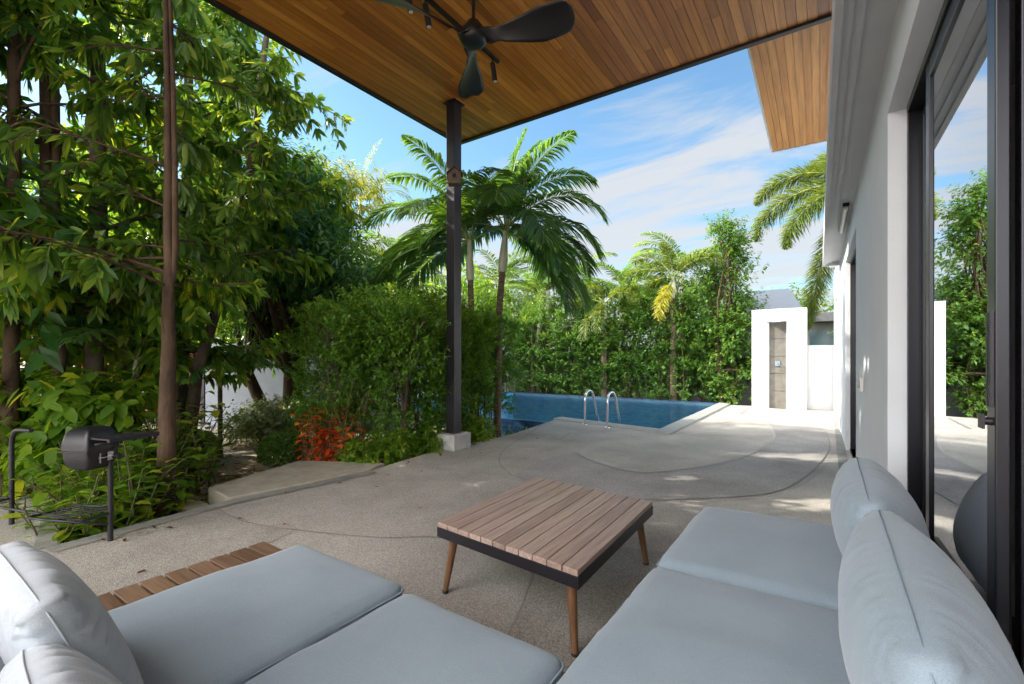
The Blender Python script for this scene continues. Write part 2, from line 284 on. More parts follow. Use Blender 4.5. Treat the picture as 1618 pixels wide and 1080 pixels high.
# ---------------------------------------------------------------- foliage tools
rng = np.random.default_rng(7); random.seed(7)
def unit(v): return v/np.maximum(np.linalg.norm(v, axis=-1, keepdims=True), 1e-9)
def leaves(name, P, D, Nm, Ln, Wd, material, parent, droop=.15, fold=.15, hi=True, tint=None):
    P = np.asarray(P, float); n = len(P); D = unit(np.asarray(D, float)); Nm = np.asarray(Nm, float)
    Ln = np.broadcast_to(Ln, (n,)).astype(float)[:, None]; Wd = np.broadcast_to(Wd, (n,)).astype(float)[:, None]
    Sd = unit(np.cross(D, Nm)); Up = np.cross(Sd, D)
    dr = np.zeros((n, 3)); dr[:, 2] = -1
    if hi:
        T = [(0, 0, 0), (.28, 0, 0), (.68, 0, 0), (1, 0, 0), (.28, .9, 1), (.68, .85, 1), (.28, -.9, 1), (.68, -.85, 1)]
        F = [(0, 1, 4, -1), (1, 2, 5, 4), (2, 3, 5, -1), (0, 6, 1, -1), (6, 7, 2, 1), (7, 3, 2, -1)]
    else:
        T = [(0, 0, 0), (.45, .5*2, 1), (1, 0, 0), (.45, -.5*2, 1), (.45, 0, 0)]
        F = [(0, 4, 1, -1), (4, 2, 1, -1), (0, 3, 4, -1), (3, 2, 4, -1)]
    V = np.stack([P+D*Ln*t+Sd*Wd*.5*s+Up*(fold*Wd*u)+dr*Ln*droop*t*t for t, s, u in T], 1)
    k = len(T); V = V.reshape(-1, 3)
    base = (np.arange(n)*k)[:, None]; loops = []; starts = []; tot = []
    lv = []; ls = []
    per = sum(4 if f[3] >= 0 else 3 for f in F)
    idx = np.concatenate([np.array([i for i in f if i >= 0]) for f in F])
    sizes = np.array([4 if f[3] >= 0 else 3 for f in F]); st = np.concatenate([[0], np.cumsum(sizes)[:-1]])
    loops = (base+idx[None]).reshape(-1); starts = (np.arange(n)[:, None]*per+st[None]).reshape(-1)
    me = bpy.data.meshes.new(name); me.vertices.add(len(V)); me.vertices.foreach_set('co', V.astype(np.float32).reshape(-1))
    me.loops.add(len(loops)); me.loops.foreach_set('vertex_index', loops.astype(np.int32))
    me.polygons.add(len(starts)); me.polygons.foreach_set('loop_start', starts.astype(np.int32)); me.polygons.foreach_set('loop_total', np.tile(sizes, n).astype(np.int32))
    me.update(calc_edges=True)
    if tint is None: tint = rng.random(n)**1.3
    a = me.attributes.new('tint', 'FLOAT', 'POINT'); a.data.foreach_set('value', np.repeat(np.clip(tint, 0, 1), k).astype(np.float32))
    me.polygons.foreach_set('use_smooth', np.ones(len(starts), bool))
    me.materials.append(material); o = bpy.data.objects.new(name, me); C.objects.link(o)
    if parent: o.parent = parent
    return o
def set_tint(o, vals):
    a = o.data.attributes.new('tint', 'FLOAT', 'POINT'); a.data.foreach_set('value', np.asarray(vals, np.float32))
def rvec(n): return unit(rng.normal(size=(n, 3)))
def whorls(P, Dw, nl, spread, Ln, down=.25):
    """leaf clusters: nl leaves radiate about axis Dw at each P"""
    P = np.repeat(P, nl, 0); A = np.repeat(unit(Dw), nl, 0); n = len(P)
    rad = rvec(n); rad = unit(rad-A*(rad*A).sum(1, keepdims=True))
    D = unit(A*(.25+.5*rng.random((n, 1)))+rad*spread+np.array([0, 0, -down])); Nm = unit(A*1.0+np.array([0, 0, .5])+rvec(n)*.25)
    return P, D, Nm, Ln*(.65+.6*rng.random(n))
def limb(p, d, ln, bend, n=5):
    pts = [Vector(p)]; d = Vector(d).normalized()
    for i in range(n):
        d = (d+Vector((random.gauss(0, .10), random.gauss(0, .10), bend/n+random.gauss(0, .06)))).normalized(); pts.append(pts[-1]+d*ln/n)
    return pts
def broad_tree(label, base, path, r0, r1, nb, tr, ln, leafmat_, Ll=.17, Lw=.045, nl=7, twigs=9, bark='bark', group=None, az=None, cat='tree', name='broadleaf_tree', el=(.1, .7), bend=-.25, spread=.9, down=.6, hi=True, twl=.35, fork=False):
    t = empty(name, base, 0, label, cat, group)
    mb = MB(); path = [Vector(p) for p in path]; m = len(path)
    fine = []; 
    for i in range(m-1):
        for k in range(4): fine.append(path[i].lerp(path[i+1], k/4))
    fine.append(path[-1]); rr = [r0+(r1-r0)*(i/(len(fine)-1))**.8 for i in range(len(fine))]; rr[0] *= 1.25
    fine = [p+Vector((random.gauss(0, .006), random.gauss(0, .006), 0)) for p in fine]
    mb.tube(fine, rr, 12)
    if fork: mb.tube([p+Vector((.5, .9, 0)).normalized()*rr[i]*1.6*min(1, (i-len(fine)//2)/2) for i, p in enumerate(fine)][len(fine)//2:], [x*.8 for x in rr[len(fine)//2:]], 8)
    br = MB(); P = []; Dw = []
    for b in range(nb):
        f = tr[0]+(tr[1]-tr[0])*(b+random.random())/nb; q = f*(len(fine)-1); i = int(min(q, len(fine)-2)); p = fine[i].lerp(fine[i+1], q-i)
        a = random.uniform(*az) if az else random.uniform(0, 2*math.pi); e = random.uniform(*el); l = random.uniform(*ln)
        pts = limb(p, (math.cos(a), math.sin(a), e), l, bend)
        if base[0]+pts[-1].x > -5.35 and pts[-1].z > 2.4: pts = limb(p, (-abs(math.cos(a)), math.sin(a), e), l*.9, bend)
        rb = max(.012, rr[i]*.35)
        br.tube(pts, [rb*(1-.75*k/(len(pts)-1)) for k in range(len(pts))], 6)
        for k in range(twigs):
            u = random.uniform(.2, 1)*(len(pts)-1); j = int(min(u, len(pts)-2)); s = pts[j].lerp(pts[j+1], u-j)
            dd = (pts[j+1]-pts[j]).normalized()+Vector(rvec(1)[0])*.9; tw = limb(s, dd, random.uniform(.4, 1.2)*twl, -.35, 3)
            br.tube(tw, [.006, .005, .004, .003], 4, False)
            for c in tw[1:]: P.append(c); Dw.append((tw[-1]-tw[0]))
        P.append(pts[-1]); Dw.append(pts[-1]-pts[-2])
    mb.build('trunk', M[bark], t, loc=None)
    br.build('branch', M[bark], t)
    P = np.array(P); Dw = np.array(Dw); kp = ~((P[:, 0]+base[0] > -5.33) & (P[:, 2] > 2.7)); P = P[kp]; Dw = Dw[kp]
    P2, D, Nm, Le = whorls(P, Dw, nl, spread, Ll, down)
    leaves('crown', P2, D, Nm, Le, Le*Lw/Ll*(.8+.4*rng.random(len(Le))), leafmat_, t, droop=.28, hi=hi)
    return t
def blob_tree(label, base, h0, blobs, nleaf, leafm, Ll, Lw, bark='bark', group=None, cat='tree', name='broadleaf_tree', r0=.12, hi=False, cl=7, down=.3, stems=None, trunks=1, shell=.45, rough=.25, upb=.4):
    """crown of leaf sprays spread through overlapping lobes, on forked limbs"""
    t = empty(name, base, 0, label, cat, group); mb = MB(); br = MB()
    bs = [(Vector(c), r) for c, r in blobs]
    cen = sum((c for c, r in bs), Vector())/len(bs)
    for k in range(trunks):
        off = Vector((random.gauss(0, .12), random.gauss(0, .12), 0)) if trunks > 1 else Vector()
        top = Vector((cen.x*.5, cen.y*.5, h0))+off*3
        pts = [off, off.lerp(top, .35)+Vector((random.gauss(0, .04), random.gauss(0, .04), 0)), off.lerp(top, .7), top]; mb.tube(pts, [r0*1.2, r0, r0*.85, r0*.7], 10)
        for c, r in bs:
            if random.random() < .9/max(1, trunks*.6):
                mid = top.lerp(c, .5)+Vector((random.gauss(0, .1), random.gauss(0, .1), r*.1)); br.tube([top-Vector((0, 0, .1)), mid, c, c+Vector(rvec(1)[0])*r*.6], [r0*.55, r0*.35, r0*.2, .008], 6)
    mb.build('trunk', M[bark], t); br.build('branch', M[bark], t)
    vol = np.array([r**2.2*(1 if np.isscalar(r) else 1) for c, r in bs]); vol = vol/vol.sum(); Ps = []; Ds = []
    nc = nleaf//cl
    ch = rng.choice(len(bs), nc, p=vol); C0 = np.array([bs[i][0] for i in ch]); R0 = np.array([bs[i][1] for i in ch])
    d = rvec(nc); rad = (shell+(1-shell)*rng.random(nc))*(1+rough*rng.normal(size=nc)*.6)
    P = C0+d*(R0*rad)[:, None]*np.array([1, 1, .85]); Dw = unit(d+np.array([0, 0, upb])+rvec(nc)*.5)
    # sprays: leaves strung along a short twig
    P2 = np.repeat(P, cl, 0)+np.repeat(Dw, cl, 0)*(np.tile(np.linspace(0, 1, cl), nc)*Ll*1.5)[:, None]
    A = np.repeat(Dw, cl, 0); rd = rvec(len(P2)); rd = unit(rd-A*(rd*A).sum(1, keepdims=True)); D = unit(A*.5+rd*.8+np.array([0, 0, -down])); Nm = unit(A*.4+np.array([0, 0, .8])+rvec(len(P2))*.45)
    Le = Ll*(.6+.7*rng.random(len(P2)))
    tn = np.clip(np.repeat(rng.random(nc)*.75, cl)+rng.random(len(P2))*.35-.05, 0, 1)
    leaves('crown', P2, D, Nm, Le, Le*Lw/Ll, leafm, t, droop=.15, hi=hi, tint=tn)
    return t
def hedge_plant(label, base, size, nleaf, leafm, Ll=.045, Lw=.024, name='hedge_shrub', cat='shrub', group=None, stems=7, clear=.35, top_wobble=.12, hi=False, wall=.0, stem_r=.011, bark='twig', cl=8, rot=0, upb=.6, stemh=.85, taper=.0):
    """upright clipped shrub: bare stems below, leafy box above"""
    t = empty(name, base, rot, label, cat, group); sx, sy, h = size; mb = MB(); tw = MB()
    tops = []
    for k in range(stems):
        x = random.uniform(-.42, .42)*sx; y = random.uniform(-.42, .42)*sy; p = [Vector((x*.8, y*.8, 0))]
        for j in range(5): p.append(Vector((x*(.8+.06*j)+random.gauss(0, .03), y*(.8+.06*j)+random.gauss(0, .03), h*stemh*(j+1)/5)))
        mb.tube(p, [stem_r*(1.3-.18*j) for j in range(6)], 6)
        for q in range(10):
            s = p[random.randint(2, 4)].lerp(p[5], random.random()); e = s+Vector((random.uniform(-.5, .5)*sx, random.uniform(-.5, .5)*sy, random.uniform(.1, .35)*h*.5)); tw.tube([s, s.lerp(e, .5)+Vector((0, 0, -.03)), e], [.005, .004, .002], 4, False)
    mb.build('stem', M[bark], t); tw.build('twigs', M[bark], t)
    nc = nleaf//cl; u = rng.random((nc, 3))
    zf = clear+(1-clear)*u[:, 2]**.8
    # density favours the outside of the box and its top
    ed = rng.random(nc) < .55; side = rng.integers(0, 4, nc)
    X = (u[:, 0]-.5)*sx; Y = (u[:, 1]-.5)*sy
    X = np.where(ed & (side == 0), -sx/2, X); X = np.where(ed & (side == 1), sx/2, X); Y = np.where(ed & (side == 2), -sy/2, Y); Y = np.where(ed & (side == 3), sy/2, Y)
    tp = taper*np.clip(zf-clear, 0, 1); X *= 1-tp; Y *= 1-tp
    wob = np.array([noise.noise(Vector((a*2.3+base[0]*3, b*2.3+base[1]*3, c*2.5))) for a, b, c in zip(X, Y, zf*h)])
    X += wob*.16+rng.normal(size=nc)*.03; Y += np.roll(wob, 3)*.05+rng.normal(size=nc)*.03
    Z = zf*h*(1+top_wobble*wob)+rng.normal(size=nc)*.03
    keep = np.array([noise.noise(Vector((a*3.1+base[0], b*3.1+5, c*3.1))) for a, b, c in zip(X, Y, Z)]) > (-.22-.35*(zf-.5))
    P = np.stack([X, Y, Z], 1)[keep]; zf = zf[keep]; nc = len(P); out = np.stack([P[:, 0]/sx, P[:, 1]/sy, np.full(nc, upb)], 1)
    Dw = unit(out+rvec(nc)*.55)
    P2 = np.repeat(P, cl, 0)+np.repeat(Dw, cl, 0)*(np.tile(np.linspace(0, 1, cl), nc)*Ll*2.2)[:, None]
    A = np.repeat(Dw, cl, 0); rd = rvec(len(P2)); rd = unit(rd-A*(rd*A).sum(1, keepdims=True)); D = unit(A*.6+rd*.8); Nm = unit(A*.4+np.array([0, 0, .7])+rvec(len(P2))*.5)
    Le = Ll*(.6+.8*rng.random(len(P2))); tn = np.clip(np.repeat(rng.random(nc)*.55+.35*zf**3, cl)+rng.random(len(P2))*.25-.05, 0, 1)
    leaves('foliage', P2, D, Nm, Le, Le*Lw/Ll, leafm, t, droop=.1, hi=hi, tint=tn)
    return t
def frond_data(p, az, el, ln, n, lw, ll, curve=1.3, vang=.35, droop=.3, fox=False, start=.16, side_twist=0, jit=.08):
    """returns rachis points, leaflet arrays"""
    h = np.array([math.cos(az), math.sin(az), 0]); pts = [np.array(p, float)]; e = el; seg = 14
    for i in range(seg):
        e -= curve/seg*(.4+1.2*i/seg); pts.append(pts[-1]+(h*math.cos(e)+np.array([0, 0, math.sin(e)]))*ln/seg)
    pts = np.array(pts); P = []; D = []; Nm = []; Le = []; Wd = []
    sd = np.array([-h[1], h[0], 0])
    for k in range(n):
        f = start+(1-start)*(k+.5)/n; q = f*seg; i = min(int(q), seg-1); c = pts[i]+(pts[i+1]-pts[i])*(q-i); tg = pts[i+1]-pts[i]; tg /= np.linalg.norm(tg); up = np.cross(tg, sd)*-1
        if up[2] < 0: up = -up
        prof = math.sin(math.pi*min(1, (f-start)/(1-start)*.80+.20))**.6
        for s in (-1, 1):
            if fox:
                for _ in range(3):
                    a = random.uniform(0, math.pi)*s; d = tg*.75+(sd*math.cos(a)*s*1.0+up*math.sin(abs(a))*random.choice((1, -.9)))*1.0; P.append(c); D.append(d+np.random.normal(size=3)*.1); Nm.append(up+sd*.3*s); Le.append(ll*prof*random.uniform(.7, 1.1)); Wd.append(lw)
            else:
                d = tg*(.45+.5*f)+sd*s*.9+up*vang+rng.normal(size=3)*jit; P.append(c); D.append(d); Nm.append(up+sd*s*-.2+rng.normal(size=3)*.1); Le.append(ll*prof*random.uniform(.85, 1.1)); Wd.append(lw)
    return pts, np.array(P), np.array(D), np.array(Nm), np.array(Le), np.array(Wd), droop
def palm(label, base, trunk, r0, r1, fr, leafm, n=42, lw=.035, ll=.55, shaft=.7, shaft_r=.07, bark='bark_palm', group=None, fox=False, cat='palm tree', name='palm_tree', droop=.45, single=False, yellow=None, shaftm='shaft'):
    t = empty(name, base, 0, label, cat, group); mb = MB(); pts = [Vector(p) for p in trunk]; fine = []
    for i in range(len(pts)-1):
        for k in range(6): fine.append(pts[i].lerp(pts[i+1], k/6))
    fine.append(pts[-1]); m = len(fine); mb.tube(fine, [(r0+(r1-r0)*i/(m-1))*(1+.06*math.sin(i*2.6))*(1.25 if i == 0 else 1) for i in range(m)], 14); mb.build('trunk', M[bark], t)
    top = fine[-1]; dr = (fine[-1]-fine[-3]).normalized(); cr = top+dr*shaft
    s = MB(); s.tube([top-dr*.02, top+dr*shaft*.25, top+dr*shaft*.6, cr], [shaft_r*1.0, shaft_r*1.1, shaft_r*.8, shaft_r*.5], 14); s.build('crown_shaft', M[shaftm], t)
    A = []; rb_all = MB()
    for j, f in enumerate(fr):
        az, el, ln = f[:3]; cv = f[3] if len(f) > 3 else 1.3; lf = f[4] if len(f) > 4 else 1; nn = int(n*lf)
        p, P, D, Nm, Le, Wd, dp = frond_data(cr-dr*.05, az, el, ln, nn, lw, ll*(f[5] if len(f) > 5 else 1), cv, fox=fox)
        rb = MB(); rr = [(.022-.018*k/(len(p)-1))*max(.6, r1/.07) for k in range(len(p))]
        if single: rb_all.tube([Vector(x) for x in p], rr, 5, False); A.append((P, D, Nm, Le, Wd)); continue
        rb.tube([Vector(x) for x in p], rr, 6, False)
        lm = yellow if (yellow and j == len(fr)-1) else leafm
        o = leaves('frond', P, D, Nm, Le, Wd, lm, t, droop=droop, fold=.25, tint=np.clip(rng.random(len(P))*.5+.3*random.random(), 0, 1))
        rb.build('stalk', M['rachis'], o)
    if single:
        a = [np.concatenate([x[i] for x in A]) for i in range(5)]
        leaves('fronds', a[0], a[1], a[2], a[3], a[4], leafm, t, droop=droop, fold=.25); rb_all.build('stalks', M['rachis'], t)
    return t
# ================================================================ SETTING
GZ = -.2
g = MB(); X0, X1, Y0, Y1 = -9.6, -2.2, 7.2, 13.62
for a, b in (((-500, -500), (500, Y0)), ((-500, Y1), (500, 500)), ((-500, Y0), (X0, Y1)), ((X1, Y0), (500, Y1))):
    g.add([(a[0], a[1], GZ), (b[0], a[1], GZ), (b[0], b[1], GZ), (a[0], b[1], GZ)], [(0, 1, 2, 3)])
tag(g.build('ground', M['soil']), kind='structure')
DECK = [(.9, -4), (.9, 13.45), (-2.17, 13.45), (-2.15, 7.76), (-4.62, 8.25), (-4.46, 7.2), (-4.36, 6.4), (-4.36, 5.6), (-4.44, 4.65), (-4.36, 3.9), (-4.28, 3.4), (-4.36, 2.7), (-4.46, 1.95), (-4.36, .87), (-6.13, 1.22), (-6.2, -4)]
d = MB(); d.prism(DECK, -.9, 0); tag(d.build('patio_paving', M['deck']), kind='structure')
def smooth(pts, n=8, closed=False):
    pts = [Vector((*p, 0)) for p in pts]; m = len(pts); out = []
    rngi = range(m) if closed else range(m-1)
    for i in rngi:
        if closed: p0, p1, p2, p3 = pts[i-1], pts[i], pts[(i+1) % m], pts[(i+2) % m]
        else: p0, p1, p2, p3 = pts[max(i-1, 0)], pts[i], pts[i+1], pts[min(i+2, m-1)]
        for k in range(n):
            t = k/n; out.append(.5*((2*p1)+(-p0+p2)*t+(2*p0-5*p1+4*p2-p3)*t*t+(-p0+3*p1-3*p2+p3)*t**3))
    if not closed: out.append(pts[-1])
    return [(p.x, p.y) for p in out]
def strip(mb, line, wdt, z, close=False):
    ps = [Vector((*p, 0)) for p in line]; n = len(ps); a = []
    for i, p in enumerate(ps):
        t = (ps[(i+1) % n if close else min(i+1, n-1)]-ps[i-1 if (close or i) else 0]).normalized(); q = Vector((-t.y, t.x, 0))*wdt/2; a.append((p+q, p-q))
    vs = [(v.x, v.y, z) for pr in a for v in pr]; m = n if close else n-1
    mb.add(vs, [(2*i, 2*i+1, 2*((i+1) % n)+1, 2*((i+1) % n)) for i in range(m)])
def sheet(name, poly, z, m):
    mb = MB(); n = len(poly); mb.add([(x, y, z) for x, y in poly], [tuple(range(n))]); return tag(mb.build(name, m), kind='structure')
lens = smooth([(-2.80, 5.72), (-2.86, 6.4), (-2.62, 7.05), (-2.12, 7.62), (-1.75, 8.43), (-1.43, 9.6), (-1.05, 10.2), (-.80, 9.1), (-.72, 8.1), (-.85, 6.91), (-1.09, 6.06), (-1.45, 5.38), (-1.80, 5.06), (-2.26, 5.2), (-2.6, 5.45)], 6, True)
outer = smooth([(-2.84, 4.15), (-2.2, 3.95), (-1.5, 4.05), (-.9, 4.5), (-.43, 5.05), (-.19, 6.0), (-.02, 7.47), (.0, 8.6), (-.1, 9.9), (-.5, 10.6), (-1.05, 10.2)], 6)
grey = outer+[(-1.43, 9.6), (-1.75, 8.43), (-2.12, 7.62), (-2.62, 7.05), (-2.86, 6.4)]+[(-2.80, 5.72), (-2.95, 5.0)]
sheet('paving_inlay_grey', grey, .004, M['deck_dark'])
sheet('paving_inlay_pale', lens, .008, M['deck_light'])
arc = smooth([(-4.40, 1.85), (-3.9, 1.80), (-3.56, 1.85), (-3.27, 1.94), (-2.65, 2.19), (-2.33, 2.42), (-1.9, 2.5), (-1.52, 2.42), (-1.35, 2.1), (-1.22, 1.74), (-1.0, 1.1)], 6)
sheet('paving_inlay_tan', [(-4.34, .86)]+[(-4.44, 1.75)]+smooth([(-4.40, 1.85), (-3.9, 1.80), (-3.56, 1.85), (-3.27, 1.94)], 6)+[(-3.17, 1.57), (-3.0, .6), (-4.2, .2)], .004, M['deck_tan'])
sheet('paving_inlay_brown', smooth([(-1.52, 2.42), (-1.35, 2.1), (-1.22, 1.74), (-1.0, 1.1)], 5)+[(-.4, 1.1), (-.5, 3.2), (-1.2, 3.0)], .004, M['deck_tan'])
sheet('paving_inlay_pale_arc', smooth([(-.9, 4.3), (-.40, 4.95), (-.10, 6.0), (.06, 7.47)], 5)+[(.19, 7.4), (.16, 4.2), (-.4, 3.9)], .0055, M['deck_light'])
#sheet('paving_inlay_sand', [(-.72, 4.95), (-.66, 5.22), (.0, 4.62), (.08, 4.2)], .0075, M['deck_light'])
jn = MB(); strip(jn, arc, .011, .0062)
strip(jn, smooth([(-4.62, 7.9), (-4.13, 6.55), (-3.78, 5.4), (-3.45, 4.75), (-3.1, 4.35), (-2.84, 4.15)], 6), .012, .0062)
strip(jn, smooth([(-4.36, 3.98), (-3.64, 3.92), (-2.84, 4.15)], 6), .010, .0062); strip(jn, outer, .008, .0066)
strip(jn, [(-4.1, 6.52), (-3.42, 6.30), (-3.6, 7.0)], .02, .0058); strip(jn, [(-1.62, 11.3), (-1.66, 13.1)], .05, .0062); strip(jn, [(-.62, 11.9), (-.5, 12.8)], .03, .0062); strip(jn, [(-1.7, 13.02), (-.3, 12.95)], .03, .0066)
tag(jn.build('paving_joint', M['joint']), kind='structure')
jp = MB(); strip(jp, lens, .04, .0095, True); tag(jp.build('paving_joint_pale', M['joint_pale']), kind='structure')
kb = MB(); strip(kb, [(-4.20, 3.40), (-4.28, 2.7), (-4.37, 1.97), (-4.28, .80)], .15, .0085); strip(kb, [(-4.36, .80), (-6.06, 1.14), (-6.12, -3.9)], .12, .0105); strip(kb, [(.14, 5.9), (.13, 13.3)], .10, .0085)
tag(kb.build('paving_edge', M['kerb']), kind='structure')
sb = MB(); sb.prism([(-4.52, 2.02), (-5.02, 2.06), (-5.40, 3.24), (-4.42, 3.74), (-4.32, 3.42), (-4.39, 2.7)], -.21, .012)
tag(sb.build('garden_step', M['slab'], bevel=.012), 'pale concrete step slab beside the patio edge and gravel bed', 'step')
sp_ = MB(); sp_.box((-5.05, 1.80, -.21), (-4.62, 2.0, -.10)); tag(sp_.build('concrete_block', M['slab'], bevel=.01), 'small low concrete block in front of the garden step', 'block')
# pool
pl = MB(); XA, XB, YA, YB = -9.2, -2.45, 8.45, 13.5
pl.add([(XA, YA, -1.25), (XB, YA, -1.25), (XB, YB, -1.25), (XA, YB, -1.25)], [(0, 1, 2, 3)])
pl.add([(XA, YA, -1.25), (XB, YA, -1.25), (XB, YA, -.079), (XA, YA, -.079)], [(3, 2, 1, 0)]); pl.add([(XB, YA, -1.25), (XB, YB, -1.25), (XB, YB, .0), (XB, YA, .0)], [(3, 2, 1, 0)])
pl.add([(XB, YB, -1.25), (XA, YB, -1.25), (XA, YB, .0), (XB, YB, .0)], [(3, 2, 1, 0)]); pl.add([(XA, YB, -1.25), (XA, YA, -1.25), (XA, YA, .0), (XA, YB, .0)], [(3, 2, 1, 0)])
pool = tag(pl.build('swimming_pool', M['pooltile']), 'blue tiled swimming pool filled with rippled water beside the patio', 'pool')
wt = MB(); wt.add([(XA, YA, -.07), (XB, YA, -.07), (XB, YB, -.07), (XA, YB, -.07)], [(0, 1, 2, 3)]); wt.build('water', M['water'], pool)
pw = MB(); pw.box((-9.35, YA-.15, -1.0), (-4.6, YA-.004, -.078)); pw.build('overflow_wall', M['pooldark'], pool)
cp = MB(); cp.prism([(-4.64, 8.27), (-2.15, 7.76), (-2.17, 13.45), (-2.47, 13.62), (-2.44, 8.12), (-4.60, 8.55)], -.06, .035); cp.build('coping', M['coping'], pool, bevel=.008)
c2 = MB(); c2.box((-9.6, YB+.003, -.3), (-2.48, YB+.13, .02)); c2.box((-9.4, YA, -.3), (XA-.003, YB, .0)); c2.build('far_edge', M['pooldark'], pool, bevel=.006)
tr_ = MB(); tr_.add([(X0, Y0, -.8), (X1, Y0, -.8), (X1, YA, -.8), (X0, YA, -.8)], [(0, 1, 2, 3)]); tr_.add([(X0, Y0, -.8), (X1, Y0, -.8), (X1, Y0, GZ), (X0, Y0, GZ)], [(0, 1, 2, 3)]); tag(tr_.build('pool_trough', M['pooldark']), kind='structure')
for i, (x, y, lb) in enumerate(((-3.80, 7.98, 'polished steel pool ladder rail, the left one of the pair'), (-3.30, 7.86, 'polished steel pool ladder rail, the right one of the pair'))):
    t = empty('ladder_rail', (x, y, 0), R(-4), lb, 'pool rail', 'pool ladder rails')
    r = MB(); pts = [(0, 0, .03)]+[(0, 0, .45)]
    for k in range(9): a = math.pi-math.pi*k/9*.92; pts.append((0, .17+.17*math.cos(a), .47+.17*math.sin(a)))
    pts += [(.0, .40, .33), (.0, .50, .1), (0, .56, -.1), (0, .58, -.9)]
    r.tube(smooth3(pts) if False else pts, .021, 14); r.build('rail', M['steel'], t)
    f = MB(); f.lathe((0, 0, .004), [(0, .03), (.03, .03), (.05, .015), (.055, 0)], 20); f.build('flange', M['steel'], t)
# boundary walls
bw = MB(); bw.box((-10.2, 14.5, GZ), (-1.68, 14.68, 1.55)); tag(bw.build('boundary_wall', M['grey_wall'], bevel=.01), 'grey garden wall seen through the hedge behind the pool', 'wall')
bw = MB(); bw.box((-1.66, 13.46, GZ), (1.2, 13.62, 1.56)); bw.box((-1.66, 13.62, GZ), (-1.50, 14.5, 1.56)); tag(bw.build('boundary_wall', M['white'], bevel=.01), 'low white garden wall to the right of the outdoor shower', 'wall')
# outdoor shower
sh = empty('outdoor_shower', (-1.02, 13.2, 0), R(-1.5), 'tall white shower wall with grey cement strip at the patio end', 'outdoor shower')
s = MB(); s.box((-.60, -.08, 0), (-.215, .22, 2.46)); s.box((.155, -.08, 0), (.575, .22, 2.46)); s.box((-.215, -.08, 2.14), (.155, .22, 2.46)); s.build('wall', M['white'], sh)
s = MB()
for i in range(5): s.box((-.213, -.03, .005+i*.43), (.153, .2, .005+i*.43+.422))
s.build('cement_panel', M['niche'], sh, bevel=.004)
s = MB(); s.box((-.28, -.42, 2.14), (.165, -.082, 2.30)); s.build('overhang', M['white'], sh, bevel=.004)
s = MB(); s.box((-.12, -.33, 2.125), (.06, -.18, 2.139)); s.build('shower_head', M['steel'], sh)
s = MB(); s.box((-.09, -.05, 1.05), (.02, -.031, 1.17)); s.cyl((-.03, -.05, 1.11), (-.03, -.09, 1.11), .022); s.box((-.035, -.10, 1.10), (.075, -.075, 1.12), Matrix.Rotation(.35, 4, 'Y')@Matrix.Identity(4)) if False else s.tube([(-.03, -.09, 1.11), (.07, -.12, 1.03)], .012, 8); s.build('tap', M['glassw'], sh)
# ================================================================ HOUSE
H = empty('house', (0, 4, 0), R(.9), 'white modern house with tall black sliding glass doors', 'house')
OY = -4
def hb(name, boxes, m, bevel=0, parent=None):
    mb = MB()
    for a, b in boxes: mb.box((a[0], a[1]+OY, a[2]), (b[0], b[1]+OY, b[2]))
    return mb.build(name, m, parent or H, bevel)
WX = .25
hb('wall', [((WX, 3.23, 0), (.75, 5.8, 3.4)), ((WX, -3.5, 2.62), (.75, 3.23, 3.4)), ((WX, 5.8, 2.60), (.75, 7.9, 3.4)), ((WX, 7.9, 0), (.75, 9.7, 3.4)), ((WX+.004, -4.5, 0), (.75, -3.5, 3.4))], M['house'])
hb('wall', [((.24, 9.7, 0), (.75, 10.9, 3.2)), ((.24, 10.9, 2.5), (.75, 12.2, 3.2)), ((.24, 10.9, 0), (.75, 12.2, .02)), ((.24, 12.2, 0), (.75, 13.3, 3.2))], M['house'])
hb('window', [((.30, 10.9, .02), (.34, 10.97, 2.5)), ((.30, 12.13, .02), (.34, 12.2, 2.5)), ((.30, 10.97, 2.43), (.34, 12.13, 2.5)), ((.30, 10.97, .02), (.34, 12.13, .08))], M['frame'])
hb('window_pane', [((.315, 10.97, .08), (.325, 12.13, 2.43))], M['glass'])
hb('downpipe', [((.10, 10.4, 2.95), (.24, 10.52, 3.1))], M['white'], .02)
hb('upper_wall', [((.6, -4.5, 3.42), (.9, 10, 5.09))], M['house'])
# eave with stepped fascia
ev = MB()
for x0, x1, z0 in ((0, .035, 2.90), (.035, .075, 2.925), (.075, .125, 2.945), (.125, WX+.4, 2.965)): ev.box((x0, -4.5+OY, z0), (x1-.0006, 9.95+OY, 3.25))
ev.build('eave', M['eave'], H)
hb('eave_end', [((-.002, 9.951, 2.895), (.6, 9.99, 3.255))], M['eave'])
# upper roof with boarded soffit
us = MB(); tv = []
for i in range(17):
    x = -.77+i*.09; us.box((x, 4.6+OY, 5.10), (x+.086, 9.86+OY, 5.12)); tv += [random.random()]*8
o = us.build('upper_soffit', M['ceil2'], H); set_tint(o, tv)
hb('upper_roof', [((-.80, -4.5, 5.121), (3, 9.9, 5.30)), ((-.80, 9.865, 5.09), (.65, 9.90, 5.121)), ((-.80, 4.6, 5.09), (-.772, 9.865, 5.121))], M['eave'])
# interior
hb('interior', [((3.9, -4.4, 0), (4.0, 8.4, 2.9)), ((.75, -4.5, 0), (4.0, -4.4, 2.9)), ((.75, 8.4, 0), (4, 8.5, 2.9)), ((.75, -4.5, 2.75), (4, 8.5, 2.9))], M['interior'])
hb('interior_floor', [((.30, -4.4, .006), (3.9, 8.4, .03))], M['interior_floor'])
cu = MB(); n = 90; vs = []
for k in range(n): y = 2.62+OY+k*.0065; x = .56+.018*math.sin(k*.55)+.006*math.sin(k*1.7); vs += [(x, y, .04), (x, y, 2.6)]
cu.add(vs, [(2*i, 2*i+2, 2*i+3, 2*i+1) for i in range(n-1)], True); cu.build('curtain', M['curtain'], H)
